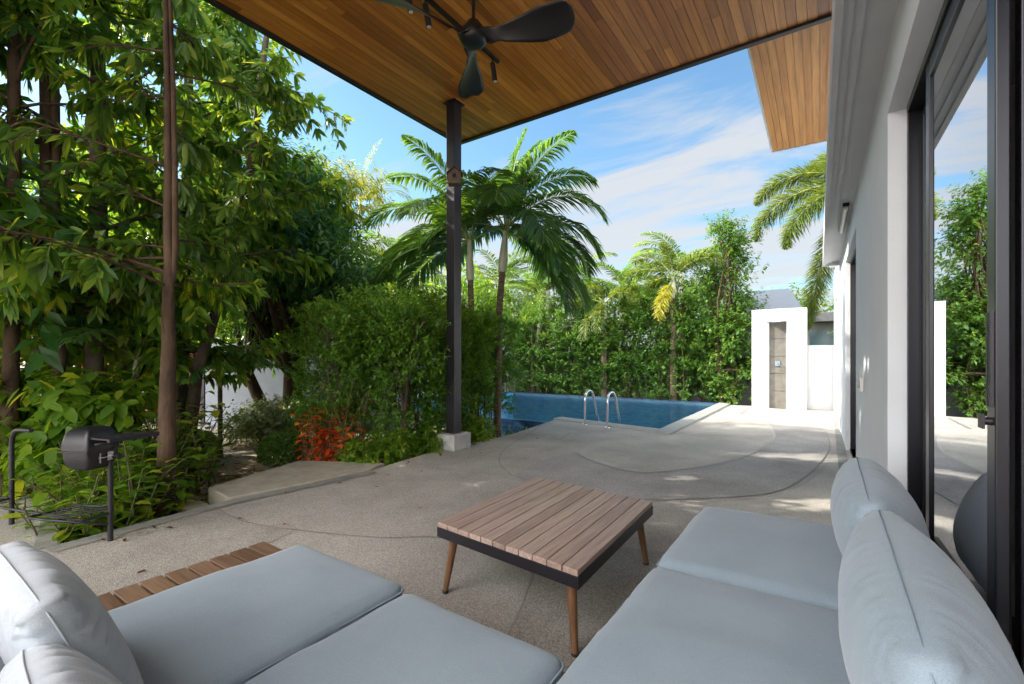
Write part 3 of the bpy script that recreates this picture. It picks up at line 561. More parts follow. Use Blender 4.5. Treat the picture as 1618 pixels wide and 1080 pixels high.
# sliding doors
def sliding(y0, y1, x, z1, stile=.085, name='sliding_door', lock=False, th=.045):
    d = MB(); b = lambda a, c: d.box((x-th/2, a[0]+OY, a[1]), (x+th/2, c[0]+OY, c[1]))
    b((y0, .035), (y0+stile, z1)); b((y1-stile, .035), (y1, z1)); b((y0+stile, .035), (y1-stile, .035+stile)); b((y0+stile, z1-stile), (y1-stile, z1))
    fr_ = d.build(name, M['frame'], H, .004)
    p = MB(); p.box((x-.006, y0+stile-.005+OY, .035+stile-.005), (x+.006, y1-stile+.005+OY, z1-stile+.005)); p.build('glass_pane', M['glass'], fr_)
    if lock:
        k = MB(); k.box((x-th/2-.008, y0+.006+OY, 1.16), (x-th/2-.0005, y0+.022+OY, 1.42)); k.box((x-th/2-.008, y0+.034+OY, 1.16), (x-th/2-.0005, y0+.050+OY, 1.42)); k.build('handle_plate', M['metal'], fr_)
        k = MB(); k.cyl((x-th/2, y0+.028+OY, 1.12), (x-th/2-.018, y0+.028+OY, 1.12), .011); k.box((x-th/2-.024, y0+.005+OY, 1.10), (x-th/2-.0185, y0+.048+OY, 1.14)); k.build('knob', M['metal'], fr_)
sliding(1.765, 2.74, .35, 2.58, .075, lock=True, th=.03)
sliding(2.66, 3.19, .40, 2.58, .04, th=.03)
sliding(-.2, 1.82, .40, 2.58, .05, th=.03)
sliding(-2.2, -.1, .35, 2.58, .05, th=.03)
hb('door_frame', [((.33, 3.195, .02), (.44, 3.229, 2.619)), ((.325, -3.4, 2.585), (.44, 3.195, 2.619)), ((.32, -3.4, .004), (.44, 3.195, .03)), ((.33, -3.499, .02), (.44, -3.4, 2.619))], M['frame'], .003)
sliding(5.87, 6.9, .335, 2.55, .06); sliding(6.8, 7.84, .385, 2.55, .06)
hb('door_frame', [((.30, 5.801, .02), (.42, 5.865, 2.599)), ((.30, 7.845, .02), (.42, 7.899, 2.599)), ((.30, 5.865, 2.56), (.42, 7.845, 2.599)), ((.29, 5.865, .004), (.42, 7.845, .03))], M['frame'], .003)
t = MB(); t.box((.155, 6.2+OY, 2.925), (.215, 7.45+OY, 2.964)); tl = t.build('tube_light', M['frame'], H, .006); t = MB(); t.tube([(.185, 6.24+OY, 2.915), (.185, 7.41+OY, 2.915)], .022, 12); t.build('diffuser', M['tubelamp'], tl)
t = MB(); t.box((WX-.03, 4.78+OY, 1.0), (WX-.0005, 4.90+OY, 1.12)); so_ = t.build('wall_socket', M['plastic_w'], H, .012); t = MB(); t.cyl((WX-.03, 4.84+OY, 1.06), (WX-.042, 4.84+OY, 1.06), .028); t.build('socket_face', M['concrete'], so_)
# ================================================================ CANOPY
K = empty('patio_canopy', (-4.36, 4.92, 0), 0, 'flat patio canopy with warm timber board ceiling on one dark post', 'canopy')
KX, KY = 4.36, -4.92
cb_ = MB(); tv = []; CX0, CX1, CY0, CY1, CZ = -5.05, .58, -1.6, 5.83, 4.85; bwid = .0935; nbd = int((CX1-CX0)/bwid)
for i in range(nbd):
    y = CY0-random.random()*1.5
    while y < CY1:
        y2 = min(CY1, y+random.uniform(1.6, 3.0)); y1 = max(y, CY0)
        if y2 > y1+.01:
            cb_.box((CX0+i*bwid+.0025+KX, y1+.0015+KY, CZ), (CX0+(i+1)*bwid-.0025+KX, y2-.0015+KY, CZ+.018)); tv += [random.random()]*8
        y = y2
o = cb_.build('ceiling_boards', M['ceil'], K); set_tint(o, tv)
r = MB(); r.box((CX0+KX, CY0+KY, CZ+.019), (CX1+KX, CY1+KY, CZ+.03)); r.box((CX0-.06+KX, CY0-.06+KY, CZ+.031), (CX1+KX, CY1+.06+KY, CZ+.20)); r.build('roof_deck', M['metal'], K)
f = MB(); f.box((CX0-.07+KX, CY0-.07+KY, CZ-.03), (CX0+KX, CY1+KY, CZ+.21)); f.box((CX0-.07+KX, CY1+KY+.0005, CZ-.03), (CX1+KX, CY1+.07+KY, CZ+.21)); f.build('fascia', M['metal'], K, .004)
f = MB(); f.box((-.075, -.075, .2), (.075, .075, CZ-.012)); f.build('post', M['metal'], K, .006)
f = MB(); f.box((-.11, -.11, CZ-.012), (.11, .11, CZ-.001)); f.build('cap_plate', M['metal'], K)
f = MB(); f.box((-.165, -.18, 0), (.165, .18, .22)); f.build('footing', M['concrete'], K, .01)
# birdhouse
B_ = empty('birdhouse', (-4.22, 4.78, 3.62), R(38), 'small brown wooden birdhouse fixed high on the canopy post', 'birdhouse')
b = MB(); a = .085; b.add([(-a, -.12, 0), (a, -.12, 0), (a, .03, 0), (-a, .03, 0), (-a, -.12, .14), (a, -.12, .14), (a, .03, .14), (-a, .03, .14), (0, -.12, .21), (0, .03, .21)], [(3, 2, 1, 0), (0, 1, 5, 8, 4), (2, 3, 7, 9, 6), (1, 2, 6, 5), (3, 0, 4, 7), (4, 8, 9, 7), (5, 6, 9, 8)]); b.build('box', M['birdwood'], B_)
b = MB()
for s_ in (-1, 1): b.box((0, -.16, 0), (.135, .05, .012), Matrix.Translation((0, 0, .215))@Matrix.Rotation(R(40) if s_ > 0 else R(140), 4, 'Y'))
b.build('roof', M['bark'], B_)
b = MB(); b.cyl((0, -.1205, .10), (0, -.124, .10), .028, 16); b.build('hole', M['hole'], B_)
b = MB(); b.cyl((0, -.12, .05), (0, -.17, .05), .006, 8); b.build('perch', M['birdwood'], B_)
# ceiling fan
F_ = empty('ceiling_fan', (-2.85, 3.5, 4.35), R(10), 'large black three-blade ceiling fan under the timber ceiling', 'ceiling fan')
b = MB(); b.lathe((0, 0, 0), [(0, -.02), (.09, -.02), (.125, .0), (.135, .05), (.12, .10), (.085, .15), (.06, .19), (0, .19)], 32); b.build('motor_housing', M['fan'], F_)
b = MB(); b.cyl((0, 0, .19), (0, 0, .44), .018); b.lathe((0, 0, .42), [(.02, 0), (.07, .02), (.085, .079), (0, .079)], 24); b.build('downrod', M['fan'], F_)
for k, a in enumerate((119, 2.5, 240)):
    b = MB(); secs = 26; rows = []; nw = 9; A = R(a)
    for i in range(secs):
        f = i/(secs-1); rr = .09+f*.90; wd = (.055+.10*max(0, min(1, (f-.1)/.55))**1.3)
        if f > .88: wd *= math.sqrt(max(.12, 1-((f-.88)/.13)**2))
        wd += .05*max(0, 1-f/.15); tw = -R(38)*(1-f)**1.0*min(1, f/.12)-R(16)*min(1, f/.12); off = .05*math.sin(f*math.pi*.9)
        for side in (0, 1):
            for j in range(nw):
                u = (j/(nw-1)-.5)*2; y = u*wd; z = -.018*u*u*(1 if f > .2 else 0)+(.006 if side else -.006)*math.sqrt(max(0.05, 1-u*u)); 
                y2 = y*math.cos(tw)-z*math.sin(tw)+off; z2 = y*math.sin(tw)+z*math.cos(tw)+.03; rows.append(Vector((rr, y2, z2)))
    Mr = Matrix.Rotation(A, 4, 'Z'); vs = [Mr@v for v in rows]; fs = []; st = nw*2
    for i in range(secs-1):
        for j in range(nw-1):
            fs.append((i*st+j, i*st+j+1, (i+1)*st+j+1, (i+1)*st+j)); fs.append((i*st+nw+j+1, i*st+nw+j, (i+1)*st+nw+j, (i+1)*st+nw+j+1))
        fs.append((i*st, (i+1)*st, (i+1)*st+nw, i*st+nw)); fs.append((i*st+nw-1, i*st+st-1, (i+1)*st+st-1, (i+1)*st+nw-1))
    fs.append(tuple((secs-1)*st+j for j in range(nw))+tuple((secs-1)*st+nw+j for j in range(nw))[::-1])
    b.add(vs, fs, True); b.build('blade', M['fan'], F_)
# track with spotlights
T_ = empty('spotlight_track', (-3.28, 3.7, 4.84), 0, 'black ceiling light track with small hanging spotlights behind the fan', 'track light')
b = MB(); b.box((-.018, -1.0, -.025), (.018, .80, .008)); b.build('track', M['fan'], T_)
for y in (-.66, -.42, .68):
    s = MB(); s.cyl((0, y, -.027), (0, y, -.10), .010, 10); s.cyl((0, y+.0, -.085), (.02, y+.03, -.29), .030, 18); sp = s.build('spotlight', M['fan'], T_)
    s = MB(); s.cyl((.0202, y+.0303, -.2905), (.0204, y+.0306, -.294), .022, 16); s.build('lens', M['plastic_w'], sp)
# ================================================================ FURNITURE
def cushion(name, parent, size, puff, seed=0, r=.045, wrk=.0, seg=30, piping=True, loc=(0, 0, 0), rot=(0, 0, 0), label=None, group=None, round_=0, sag=0):
    """soft box: rounded edges, crowned faces, gathered creases by the seams; returns a top-level thing"""
    t = empty(name, loc, 0, label, 'cushion', group); t.rotation_euler = rot
    sx, sy, sz = size[0]/2, size[1]/2, size[2]/2; bm = bmesh.new(); 
    bmesh.ops.create_cube(bm, size=2); bmesh.ops.subdivide_edges(bm, edges=bm.edges[:], cuts=seg, use_grid_fill=True)
    for v in bm.verts:
        p = v.co.copy(); q = Vector((p.x*sx, p.y*sy, p.z*sz))
        # rounded box
        inn = Vector((max(-sx+r, min(sx-r, q.x)), max(-sy+r, min(sy-r, q.y)), max(-sz+r, min(sz-r, q.z)))); dd = q-inn
        if dd.length > 1e-6: dd = dd.normalized()*min(r, dd.length*1.0) if dd.length < r else dd.normalized()*r
        o_ = inn+dd
        ax, ay, az_ = abs(p.x), abs(p.y), abs(p.z)
        if round_:
            k = (1-(ax**2.4))*1.0; k2 = (1-(az_**2.4)) if size[1] < size[2] else (1-(ay**2.4))
        cx_ = max(0, 1-ax**2.6); cy_ = max(0, 1-ay**2.6); cz_ = max(0, 1-az_**2.6)
        o_.z += math.copysign(1, p.z)*puff[2]*cx_*cy_*az_**1.5 if True else 0
        o_.y += math.copysign(1, p.y)*puff[1]*cx_*cz_*ay**1.5
        o_.x += math.copysign(1, p.x)*puff[0]*cy_*cz_*ax**1.5
        nz = noise.noise(Vector((q.x*5+seed*7.3, q.y*5, q.z*5)))*.0065+noise.noise(Vector((q.x*14+seed*3, q.y*14, q.z*9)))*.0022
        nz += noise.noise(Vector((q.x*9+seed, q.y*34, 0)))*.0022*ax**3+noise.noise(Vector((q.x*34, q.y*9+seed, 0)))*.0022*ay**3
        dirn = (o_-Vector((0, 0, 0))); dirn = Vector((dirn.x/sx, dirn.y/sy, dirn.z/sz)).normalized()
        o_ += dirn*nz
        if wrk:   # gathers radiating from the top seam
            g_ = max(0, 1-abs(az_*sz-sz)/(sz*.75))*max(0, p.z); c_ = math.sin(q.x*150+2*noise.noise(Vector((q.x*6, seed, q.z*7)))*3+seed)*.25+1.1*noise.noise(Vector((q.x*45, q.z*7+seed, q.y*6)))
            o_ += Vector((0, math.copysign(1, p.y)*(ay > .5), .5)).normalized()*wrk*c_*g_*(.35+.65*(1-ax**4))
        if sag: o_.z -= sag*cx_*(p.z > .9)
        v.co = o_
    me = bpy.data.meshes.new('cover'); bm.to_mesh(me); bm.free(); me.polygons.foreach_set('use_smooth', [True]*len(me.polygons)); me.materials.append(M['fabric'])
    o = bpy.data.objects.new('cover', me); C.objects.link(o); o.parent = t
    if piping:
        pp = MB(); 
        def loop(zv, thin):
            pts = []
            if size[1] < size[2]: a_, b_2 = sx, sz
            else: a_, b_2 = sx, sy
            rc = r*1.0
            for cx2, cy2, a0 in ((a_-rc, b_2-rc, 0), (-a_+rc, b_2-rc, 90), (-a_+rc, -b_2+rc, 180), (a_-rc, -b_2+rc, 270)):
                for k in range(6): an = R(a0+k*18); pts.append((cx2+(rc+.001)*math.cos(an), cy2+(rc+.001)*math.sin(an)))
            pts.append(pts[0])
            return [(x, zv, y) for x, y in pts] if size[1] < size[2] else [(x, y, zv) for x, y in pts]
        h_ = (sy if size[1] < size[2] else sz)-r*.75
        for zz in (h_, -h_): pp.tube(loop(zz, 0), .0042, 6, False)
        pp.build('piping', M['piping'], t)
    return t
def slats(parent, x0, x1, y0, y1, along, z, w_=.083, gap=.012, th=.022):
    mb = MB(); tv = []
    if along == 'x':
        y = y0
        while y+w_ <= y1+.001: mb.box((x0, y, z-th), (x1, y+w_, z)); tv += [random.random()]*8; y += w_+gap
    else:
        x = x0
        while x+w_ <= x1+.001: mb.box((x, y0, z-th), (x+w_, y1, z)); tv += [random.random()]*8; x += w_+gap
    o = mb.build('slatted_seat', M['slat' if along == 'x' else 'slat_y'], parent, .002); set_tint(o, tv); return o
def sofa(label, x0, x1, y0, y1, along, back=None):
    t = empty('outdoor_sofa', ((x0+x1)/2, (y0+y1)/2, 0), 0, label, 'outdoor sofa', 'grey cushioned patio sofas'); ox, oy = -(x0+x1)/2, -(y0+y1)/2
    slats(t, x0+ox, x1+ox, y0+oy, y1+oy, along, .275)
    f = MB(); X0_, X1_, Y0_, Y1_ = x0+ox+.02, x1+ox-.02, y0+oy+.02, y1+oy-.02
    f.box((X0_, Y0_, .20), (X1_, Y0_+.04, .252)); f.box((X0_, Y1_-.04, .20), (X1_, Y1_, .252)); f.box((X0_, Y0_+.04, .20), (X0_+.04, Y1_-.04, .252)); f.box((X1_-.04, Y0_+.04, .20), (X1_, Y1_-.04, .252)); f.build('frame', M['metal'], t)
    for x in (X0_+.06, X1_-.06):
        for y in (Y0_+.06, Y1_-.06):
            l = MB(); l.cyl((x, y, .20), (x, y, 0), .026, 12, .017); l.build('leg', M['tableleg'], t)
    if back:
        b = MB(); tv = []
        for q in range(3):
            z0 = .29+q*.06
            if back == 'x': b.box((X1_-.0, Y0_, z0), (X1_+.022, Y1_, z0+.045))
            else: b.box((X0_, Y0_-.022, z0), (X1_, Y0_, z0+.09))
            tv += [.4+.2*q]*8
        n = 5
        o = b.build('backrest', M['slat_y' if back == 'x' else 'slat'], t, .003); set_tint(o, tv)
        for q in range(n):
            f_ = q/(n-1); p = MB()
            if back == 'x': yy = Y0_+.03+(Y1_-Y0_-.06)*f_; p.box((X1_+.0225, yy-.02, .2), (X1_+.045, yy+.02, .46))
            else: xx = X0_+.03+(X1_-X0_-.06)*f_; p.box((xx-.02, Y0_-.045, .2), (xx+.02, Y0_-.0225, .46))
            p.build('back_support', M['metal'], t)
    return t
sofa('slatted timber sofa at the left, its board ends showing past the cushion', -2.58, -.66, .02, 1.38, 'x')
sofa('slatted timber sofa along the glass doors with two big back cushions', -.62, .32, .98, 2.93, 'y', 'x')
def seat(nm, x0, x1, y0, y1, lb, sd):
    return cushion('seat_cushion', None, (x1-x0, y1-y0, .16), (.006, .006, .018), sd, .045, 0, 26, True, ((x0+x1)/2, (y0+y1)/2, .276+.082), (0, 0, 0), lb, 'grey seat cushions')
seat('s', -2.04, -1.335, .12, 1.24, 'flat grey seat cushion beside the exposed timber slats at left', 1)
seat('s', -1.30, -.63, .12, 1.21, 'flat grey seat cushion in the bottom middle nearest the camera', 2)
seat('s', -.61, .16, 1.965, 2.88, 'flat grey seat cushion farthest along the glass doors', 3)
seat('s', -.61, .16, .99, 1.935, 'flat grey seat cushion in front of the nearer back cushion at right', 4)
# back cushions: local x = width, y = thickness, z = height
def pillow(x, y, z, wdt, hgt, th, rz, tilt, lb, sd):
    """overstuffed back cushion: narrow gusset, bulging faces, gathers running in from the seams"""
    t = empty('back_cushion', (x, y, z), 0, lb, 'cushion', 'plump grey back cushions'); sx, sz, g = wdt/2, hgt/2, .03; n = 64; vs = []; fs = []
    def pt(u, v, side):
        e = (max(0, 1-abs(u)**2.3)*max(0, 1-abs(v)**2.3))
        bul = (th/2)*e**.62
        xx = sx*u*(1-.05*abs(v)**5)*(1+.015*(1-v*v)); zz = sz*v*(1-.05*abs(u)**5)+sz*.10*(1-u*u)*max(0, v)**2
        d = min(sx*(1-abs(u)), sz*(1-abs(v))); fall = math.exp(-d/.05)*(1-math.exp(-d/.006))+(.30 if v > .2 else .1)*math.exp(-d/.11)
        if sz*(1-abs(v)) < sx*(1-abs(u)): wr = noise.noise(Vector((xx*52, zz*4, sd+side)))+.5*noise.noise(Vector((xx*85, zz*8, sd)))
        else: wr = noise.noise(Vector((xx*5, zz*42, sd+side)))+.5*noise.noise(Vector((xx*8, zz*85, sd)))
        lowf = noise.noise(Vector((xx*4+sd, zz*4, side)))*.006
        return Vector((xx, side*(g+bul)+side*(wr*.013*fall+lowf*e), zz))
    for side in (-1, 1):
        b0 = len(vs); vs += [pt(-1+2*i/n, -1+2*j/n, side) for j in range(n+1) for i in range(n+1)]
        for j in range(n):
            for i in range(n):
                q = (b0+j*(n+1)+i, b0+j*(n+1)+i+1, b0+(j+1)*(n+1)+i+1, b0+(j+1)*(n+1)+i); fs.append(q if side < 0 else q[::-1])
    rim = [i for i in range(n)]+[j*(n+1)+n for j in range(n)]+[n*(n+1)+i for i in range(n, 0, -1)]+[j*(n+1) for j in range(n, 0, -1)]
    B0 = (n+1)**2; m = len(rim); mid = len(vs); mm = [(vs[a]+vs[a+B0])/2*1.03 for a in rim]; vs += [sum((mm[(k+q) % m] for q in range(-2, 3)), Vector())/5 for k in range(m)]
    for k in range(m): a, b, c, d_ = rim[k], rim[(k+1) % m], mid+k, mid+(k+1) % m; fs += [(b, a, c, d_), (d_, c, a+B0, b+B0)]
    mb = MB(); mb.add(vs, fs, True); mb.build('cover', M['fabric' if x > -.5 else 'fabric_pale'], t)
    p = MB()
    sm = [sum((vs[mid+(k+q) % m] for q in range(-4, 5)), Vector())/9*1.004 for k in range(m)]; p.tube(sm+[sm[0]], .0022, 6, False)
    p.build('seam', M['piping' if x > -.5 else 'fabric_pale'], t)
    t.rotation_euler = (Matrix.Rotation(rz, 4, 'Z')@Matrix.Rotation(tilt, 4, 'X')).to_euler(); return t
pillow(.16, 2.41, .61, .90, .40, .24, R(90), R(-14), 'plump grey back cushion farther along the glass doors', 11)
pillow(.18, 1.47, .61, .93, .40, .25, R(90), R(-14), 'plump grey back cushion nearest the camera beside the sliding door', 12)
pillow(-1.53, .31, .61, .50, .43, .12, 0, R(22), 'plump grey back cushion standing behind the left seat cushion', 13)
pillow(-1.13, .28, .53, .42, .40, .12, R(-4), R(24), 'plump grey back cushion at the bottom left edge of the picture', 14)
pillow(-1.95, .03, .57, .60, .40, .12, R(-5), R(20), 'plump grey cushion behind the others, cut by the left edge of the picture', 15)
pillow(-1.42, -.02, .53, .56, .38, .12, R(6), R(20), 'plump grey cushion in the lower left corner behind the front cushions', 16)
# coffee table
T = empty('coffee_table', (-1.34, 2.372, 0), 0, 'square low coffee table with timber slat top and dark metal rim', 'coffee table')
mb = MB(); tv = []; n = 11; wv = .90; ly = 1.11
for i in range(n): x = -wv/2+.002+i*(wv-.004)/n; mb.box((x+.0025, -ly/2+.001, .335), (x+(wv-.004)/n-.0025, ly/2-.001, .36)); tv += [random.random()]*8
o = mb.build('tabletop', M['tabletop'], T, .0015); set_tint(o, tv)
f = MB(); f.box((-wv/2, -ly/2, .285), (wv/2, -ly/2+.03, .334)); f.box((-wv/2, ly/2-.03, .285), (wv/2, ly/2, .334)); f.box((-wv/2, -ly/2+.03, .285), (-wv/2+.03, ly/2-.03, .334)); f.box((wv/2-.03, -ly/2+.03, .285), (wv/2, ly/2-.03, .334)); f.box((-.02, -ly/2+.03, .30), (.02, ly/2-.03, .332)); f.build('rim', M['metal'], T, .002)
for sx in (-1, 1):
    for sy in (-1, 1):
        l = MB(); l.cyl((sx*(wv/2-.075), sy*(ly/2-.075), .30), (sx*(wv/2-.035), sy*(ly/2-.035), .012), .027, 16, .016); o = l.build('leg', M['tableleg'], T); set_tint(o, [random.random()]*len(o.data.vertices))
        l = MB(); l.cyl((sx*(wv/2-.035), sy*(ly/2-.035), .0), (sx*(wv/2-.035), sy*(ly/2-.035), .014), .018, 12); l.build('foot', M['rubber'], o)
for o in [c for c in T.children_recursive if c.type == 'MESH']:
    for v in o.data.vertices: v.co.x, v.co.y, v.co.z = v.co.x-.03*v.co.y, v.co.y-.10*v.co.x, v.co.z*1.09
# barbecue
G = empty('barbecue_grill', (-4.16, 1.09, 0), math.atan2(-.32, -1.05), 'black lidded barbecue grill on tubular legs at the patio edge', 'barbecue')
# local +x runs from the right leg to the left leg, local y: negative = away from the camera
def leg(x, sgn):
    l = MB(); l.tube([(x, 0, 0), (x, 0, .3), (x, 0, .60), (x-sgn*.012, 0, .68), (x-sgn*.05, 0, .725), (x-sgn*.12, 0, .735), (x-sgn*.24, 0, .735)], .0165, 12); l.build('leg', M['metal'], G)
leg(0, 1); leg(1.10, 1)
l = MB()
for k in range(5): l.box((-.24, -.14+k*.06, .737), (-.03, -.10+k*.06, .752))
l.box((-.25, -.16, .730), (-.225, .16, .756)); l.build('side_shelf', M['metal'], G, .003)
Gi = Matrix.Rotation(-math.atan2(-.32, -1.05), 4, 'Z')@Matrix.Translation((4.16, -1.09, 0))@Matrix.Translation((-4.22, 1.0, .655))@Matrix.Rotation(math.atan2(.9, -.42), 4, 'Z')
# body frame: +x away to the right, -y faces the seats
def dome(hx, hy, hz, sgn, ex=4.0, n=40, m=12):
    vs = []; fs = []
    for i in range(m+1):
        ph = R(90)*i/m; c, z = math.cos(ph)**(2/ex), math.sin(ph)**(2/2.4)
        for k in range(n):
            a = 2*math.pi*k/n; vs.append(Gi@Vector((hx*c*math.copysign(abs(math.cos(a))**(2/8), math.cos(a)), hy*c*math.copysign(abs(math.sin(a))**(2/8), math.sin(a)), sgn*hz*z)))
    for i in range(m):
        for k in range(n): f = (i*n+k, i*n+(k+1) % n, (i+1)*n+(k+1) % n, (i+1)*n+k); fs.append(f if sgn > 0 else f[::-1])
    b = MB(); b.add(vs, fs, True); return b
lid = dome(.115, .115, .16, 1).build('lid', M['bbq'], G); dome(.11, .11, .135, -1, 5.0).build('bowl', M['bbq'], G)
def gbox(a, b, name, m, par=G, bev=0):
    l = MB(); l.box(a, b, Gi); return l.build(name, m, par, bev)
gbox((-.12, -.12, -.007), (.12, .12, .006), 'rim', M['metal'], bev=.003)
l = MB(); l.tube([Gi@Vector(p) for p in ((-.06, -.105, .045), (-.06, -.145, .05), (.035, -.145, .05), (.035, -.105, .045))], .010, 8); l.build('handle', M['rubber'], lid)
gbox((.01, -.125, -.075), (.05, -.11, -.018), 'vent_plate', M['steel']); gbox((-.045, -.127, -.085), (-.035, -.11, -.018), 'latch', M['steel']); gbox((-.055, -.133, -.052), (.09, -.128, -.046), 'latch_bar', M['steel'])
l = MB(); l.cyl(Gi@Vector((.075, -.10, -.06)), Gi@Vector((.075, -.15, -.06)), .019, 18); l.build('knob', M['rubber'], G)
l = MB(); 
for k in range(9): l.tube([(.0+k*.012, -.02+k*.028, .215), (.40-k*.01, -.02+k*.028, .215)], .004, 6)
l.tube([(0, 0, .26), (.06, .02, .245), (.42, -.04, .20), (.42, .24, .20), (.05, .24, .215), (0, 0, .12)], .009, 8); l.build('bottom_rack', M['metal'], G)
l = MB(); l.tube([(1.10, 0, .20), (1.16, .05, .215), (1.4, .12, .215)], .010, 8); l.tube([(0, -.0, .60), (.12, .05, .60)], .012, 8); l.tube([(0, .16, .20), (1.10, .16, .20)], .010, 8); l.tube([(0, 0, .20), (0, .16, .20)], .010, 8); l.tube([(1.10, 0, .20), (1.10, .16, .20)], .010, 8); l.build('cross_bar', M['metal'], G)
# ================================================================ BEYOND THE GARDEN: left wall and gate
ang = math.atan2(2.65, 6.3); gw = lambda s: (-9.7-math.cos(ang)*s, 4.95-math.sin(ang)*s)
def wallseg(s0, s1, h, m, name, label, cat, th=.16, z0=GZ):
    x, y = gw(s0); t = MB(); t.box((0, -th/2, 0), (s1-s0, th/2, h)); o = t.build(name, m, bevel=.008); o.location = (x, y, z0); o.rotation_euler = (0, 0, math.pi+ang); return tag(o, label, cat)
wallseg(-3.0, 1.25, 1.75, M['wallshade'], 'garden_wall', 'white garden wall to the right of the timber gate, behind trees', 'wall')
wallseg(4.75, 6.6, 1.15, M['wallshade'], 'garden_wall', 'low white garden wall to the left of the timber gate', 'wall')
def gate(s0, s1, label):
    x, y = gw(s0); t = empty('timber_gate', (x, y, GZ), math.pi+ang, label, 'gate', 'timber gates in the left garden wall'); ln = s1-s0; mb = MB(); tv = []; z = .22
    while z < 1.62: mb.box((0.03, -.015, z), (ln-.03, .015, z+.15)); tv += [random.random()]*8; z += .165
    set_tint(mb.build('boards', M['gatewood'], t), tv)
    f = MB(); k = int(ln/.85)+1
    for q in range(k+1): xx = .03+q*(ln-.06)/k; f.box((xx-.045, .016, .05), (xx+.045, .075, 1.7))
    for zz in (.22, .42, 1.6): f.box((0, .076, zz-.02), (ln, .10, zz+.03))
    f.build('frame', M['metal'], t)
gate(1.30, 4.70, 'reddish timber board gate with black frame seen between the tree trunks'); gate(6.65, 9.5, 'reddish timber board gate at the far left edge of the garden')
rd = MB(); rd.add([(-80, -60, GZ+.012), (-16.5, -60, GZ+.012), (-13.2, 9, GZ+.012), (-13.2, 80, GZ+.012), (-80, 80, GZ+.012)], [(0, 1, 2, 3, 4)]); tag(rd.build('road', M['asphalt']), kind='structure')
bl = MB(); x, y = gw(0); bl.box((-9.85, 5.0, GZ), (-9.7, 14.5, 1.7)); tag(bl.build('garden_wall', M['white'], bevel=.008), 'white garden wall running behind the big mango-like tree to the pool', 'wall')
# neighbour's house behind the right of the hedge
NH = empty('neighbour_house', (-2.0, 21, GZ), 0, 'neighbouring low grey house seen above the shower wall', 'house')
b = MB(); b.box((-4.5, 0, 0), (5, 5, 2.75)); b.build('wall', M['grey_wall'], NH)
b = MB(); b.box((-5, -.6, 2.76), (5.5, 5.5, 3.10)); b.build('roof', M['roofgrey'], NH, .02)
b = MB(); b.add([(-1.6, -.2, 3.11), (1.3, -.2, 3.11), (1.3, 4, 3.11), (-1.6, 4, 3.11), (-.6, 1.8, 4.35), (.6, 1.8, 4.35)], [(0, 1, 5, 4), (1, 2, 5), (2, 3, 4, 5), (3, 0, 4)]); b.build('roof_tiles', M['tileroof'], NH)
for x in (-4.0, -2.2, -.4, 1.4, 3.0):
    b = MB(); b.box((x, -.03, 1.2), (x+1.2, -.003, 2.5)); b.build('window', M['winteal'], NH)
FH = empty('far_house', (-26, 30, GZ), R(30), 'pale house glimpsed between palm trunks beyond the hedge', 'house')
b = MB(); b.box((-6, 0, 0), (8, 5, 5.2)); b.build('wall', M['white'], FH); b = MB(); b.add([(-7, -1, 5.21), (9, -1, 5.21), (9, 6, 5.21), (-7, 6, 5.21), (-3, 2.5, 7.2), (5, 2.5, 7.2)], [(0, 1, 5, 4), (1, 2, 5), (2, 3, 4, 5), (3, 0, 4)]); b.build('roof', M['roofgrey'], FH)
for x in (-4.5, -1, 2.5, 5.5): b = MB(); b.box((x, -.03, 3.2), (x+1.3, -.003, 4.5)); b.build('window', M['winteal'], FH)
# ================================================================ PLANTS
Z = GZ
# --- left grove of tall whorled-leaf trees
broad_tree('straight brown-trunked tree rising just beyond the barbecue shelf', (-5.2, 1.77, Z), [(0, 0, 0), (.01, .02, 1.6), (.02, .02, 2.6), (.0, .0, 5.6)], .088, .018, 17, (.50, 1), (.8, 2.0), M['leafA'], .155, .05, 9, 9, 'bark', 'tall trees in the left garden', fork=True, twl=.45)
broad_tree('tree with a straight trunk at the extreme left edge of the picture', (-6.75, .98, Z), [(0, 0, 0), (.04, .02, 2.4), (.1, .03, 6.2)], .078, .04, 15, (.45, 1), (.8, 2.2), M['leafB'], .16, .055, 9, 9, 'bark', 'tall trees in the left garden', twl=.45)
broad_tree('tree whose slanting trunk bends upright near the left edge', (-7.0, 1.15, Z), [(0, 0, 0), (.28, .2, 1.5), (.16, .12, 2.2), (.08, .1, 6.2)], .07, .045, 15, (.45, 1), (.8, 2.2), M['leafB'], .16, .055, 9, 9, 'bark', 'tall trees in the left garden', fork=True, twl=.45)
broad_tree('thick-trunked tree standing behind the barbecue lid', (-6.8, 1.65, Z), [(0, 0, 0), (-.02, 0, 1.5), (.05, .02, 2.9), (.0, .0, 6.5)], .13, .06, 20, (.42, 1), (1.0, 2.6), M['leafA'], .155, .05, 9, 10, 'bark_grey', 'tall trees in the left garden', twl=.45)
broad_tree('slim tree leaning right behind the straight brown trunk', (-6.75, 2.5, Z), [(0, 0, 0), (.12, .1, 1.3), (.52, .36, 2.8), (.75, .5, 4.2), (.9, .6, 6.0)], .085, .03, 22, (.40, 1), (.7, 1.25), M['leafA'], .155, .05, 9, 10, 'bark_grey', 'tall trees in the left garden', twl=.45)
broad_tree('thin pale-stemmed sapling between the gate and the leaning tree', (-7.1, 2.55, Z), [(0, 0, 0), (.1, .05, 1.2), (.15, .1, 3.2)], .04, .015, 12, (.35, 1), (.5, 1.1), M['leafB'], .16, .08, 6, 7, 'bark_grey', 'tall trees in the left garden')
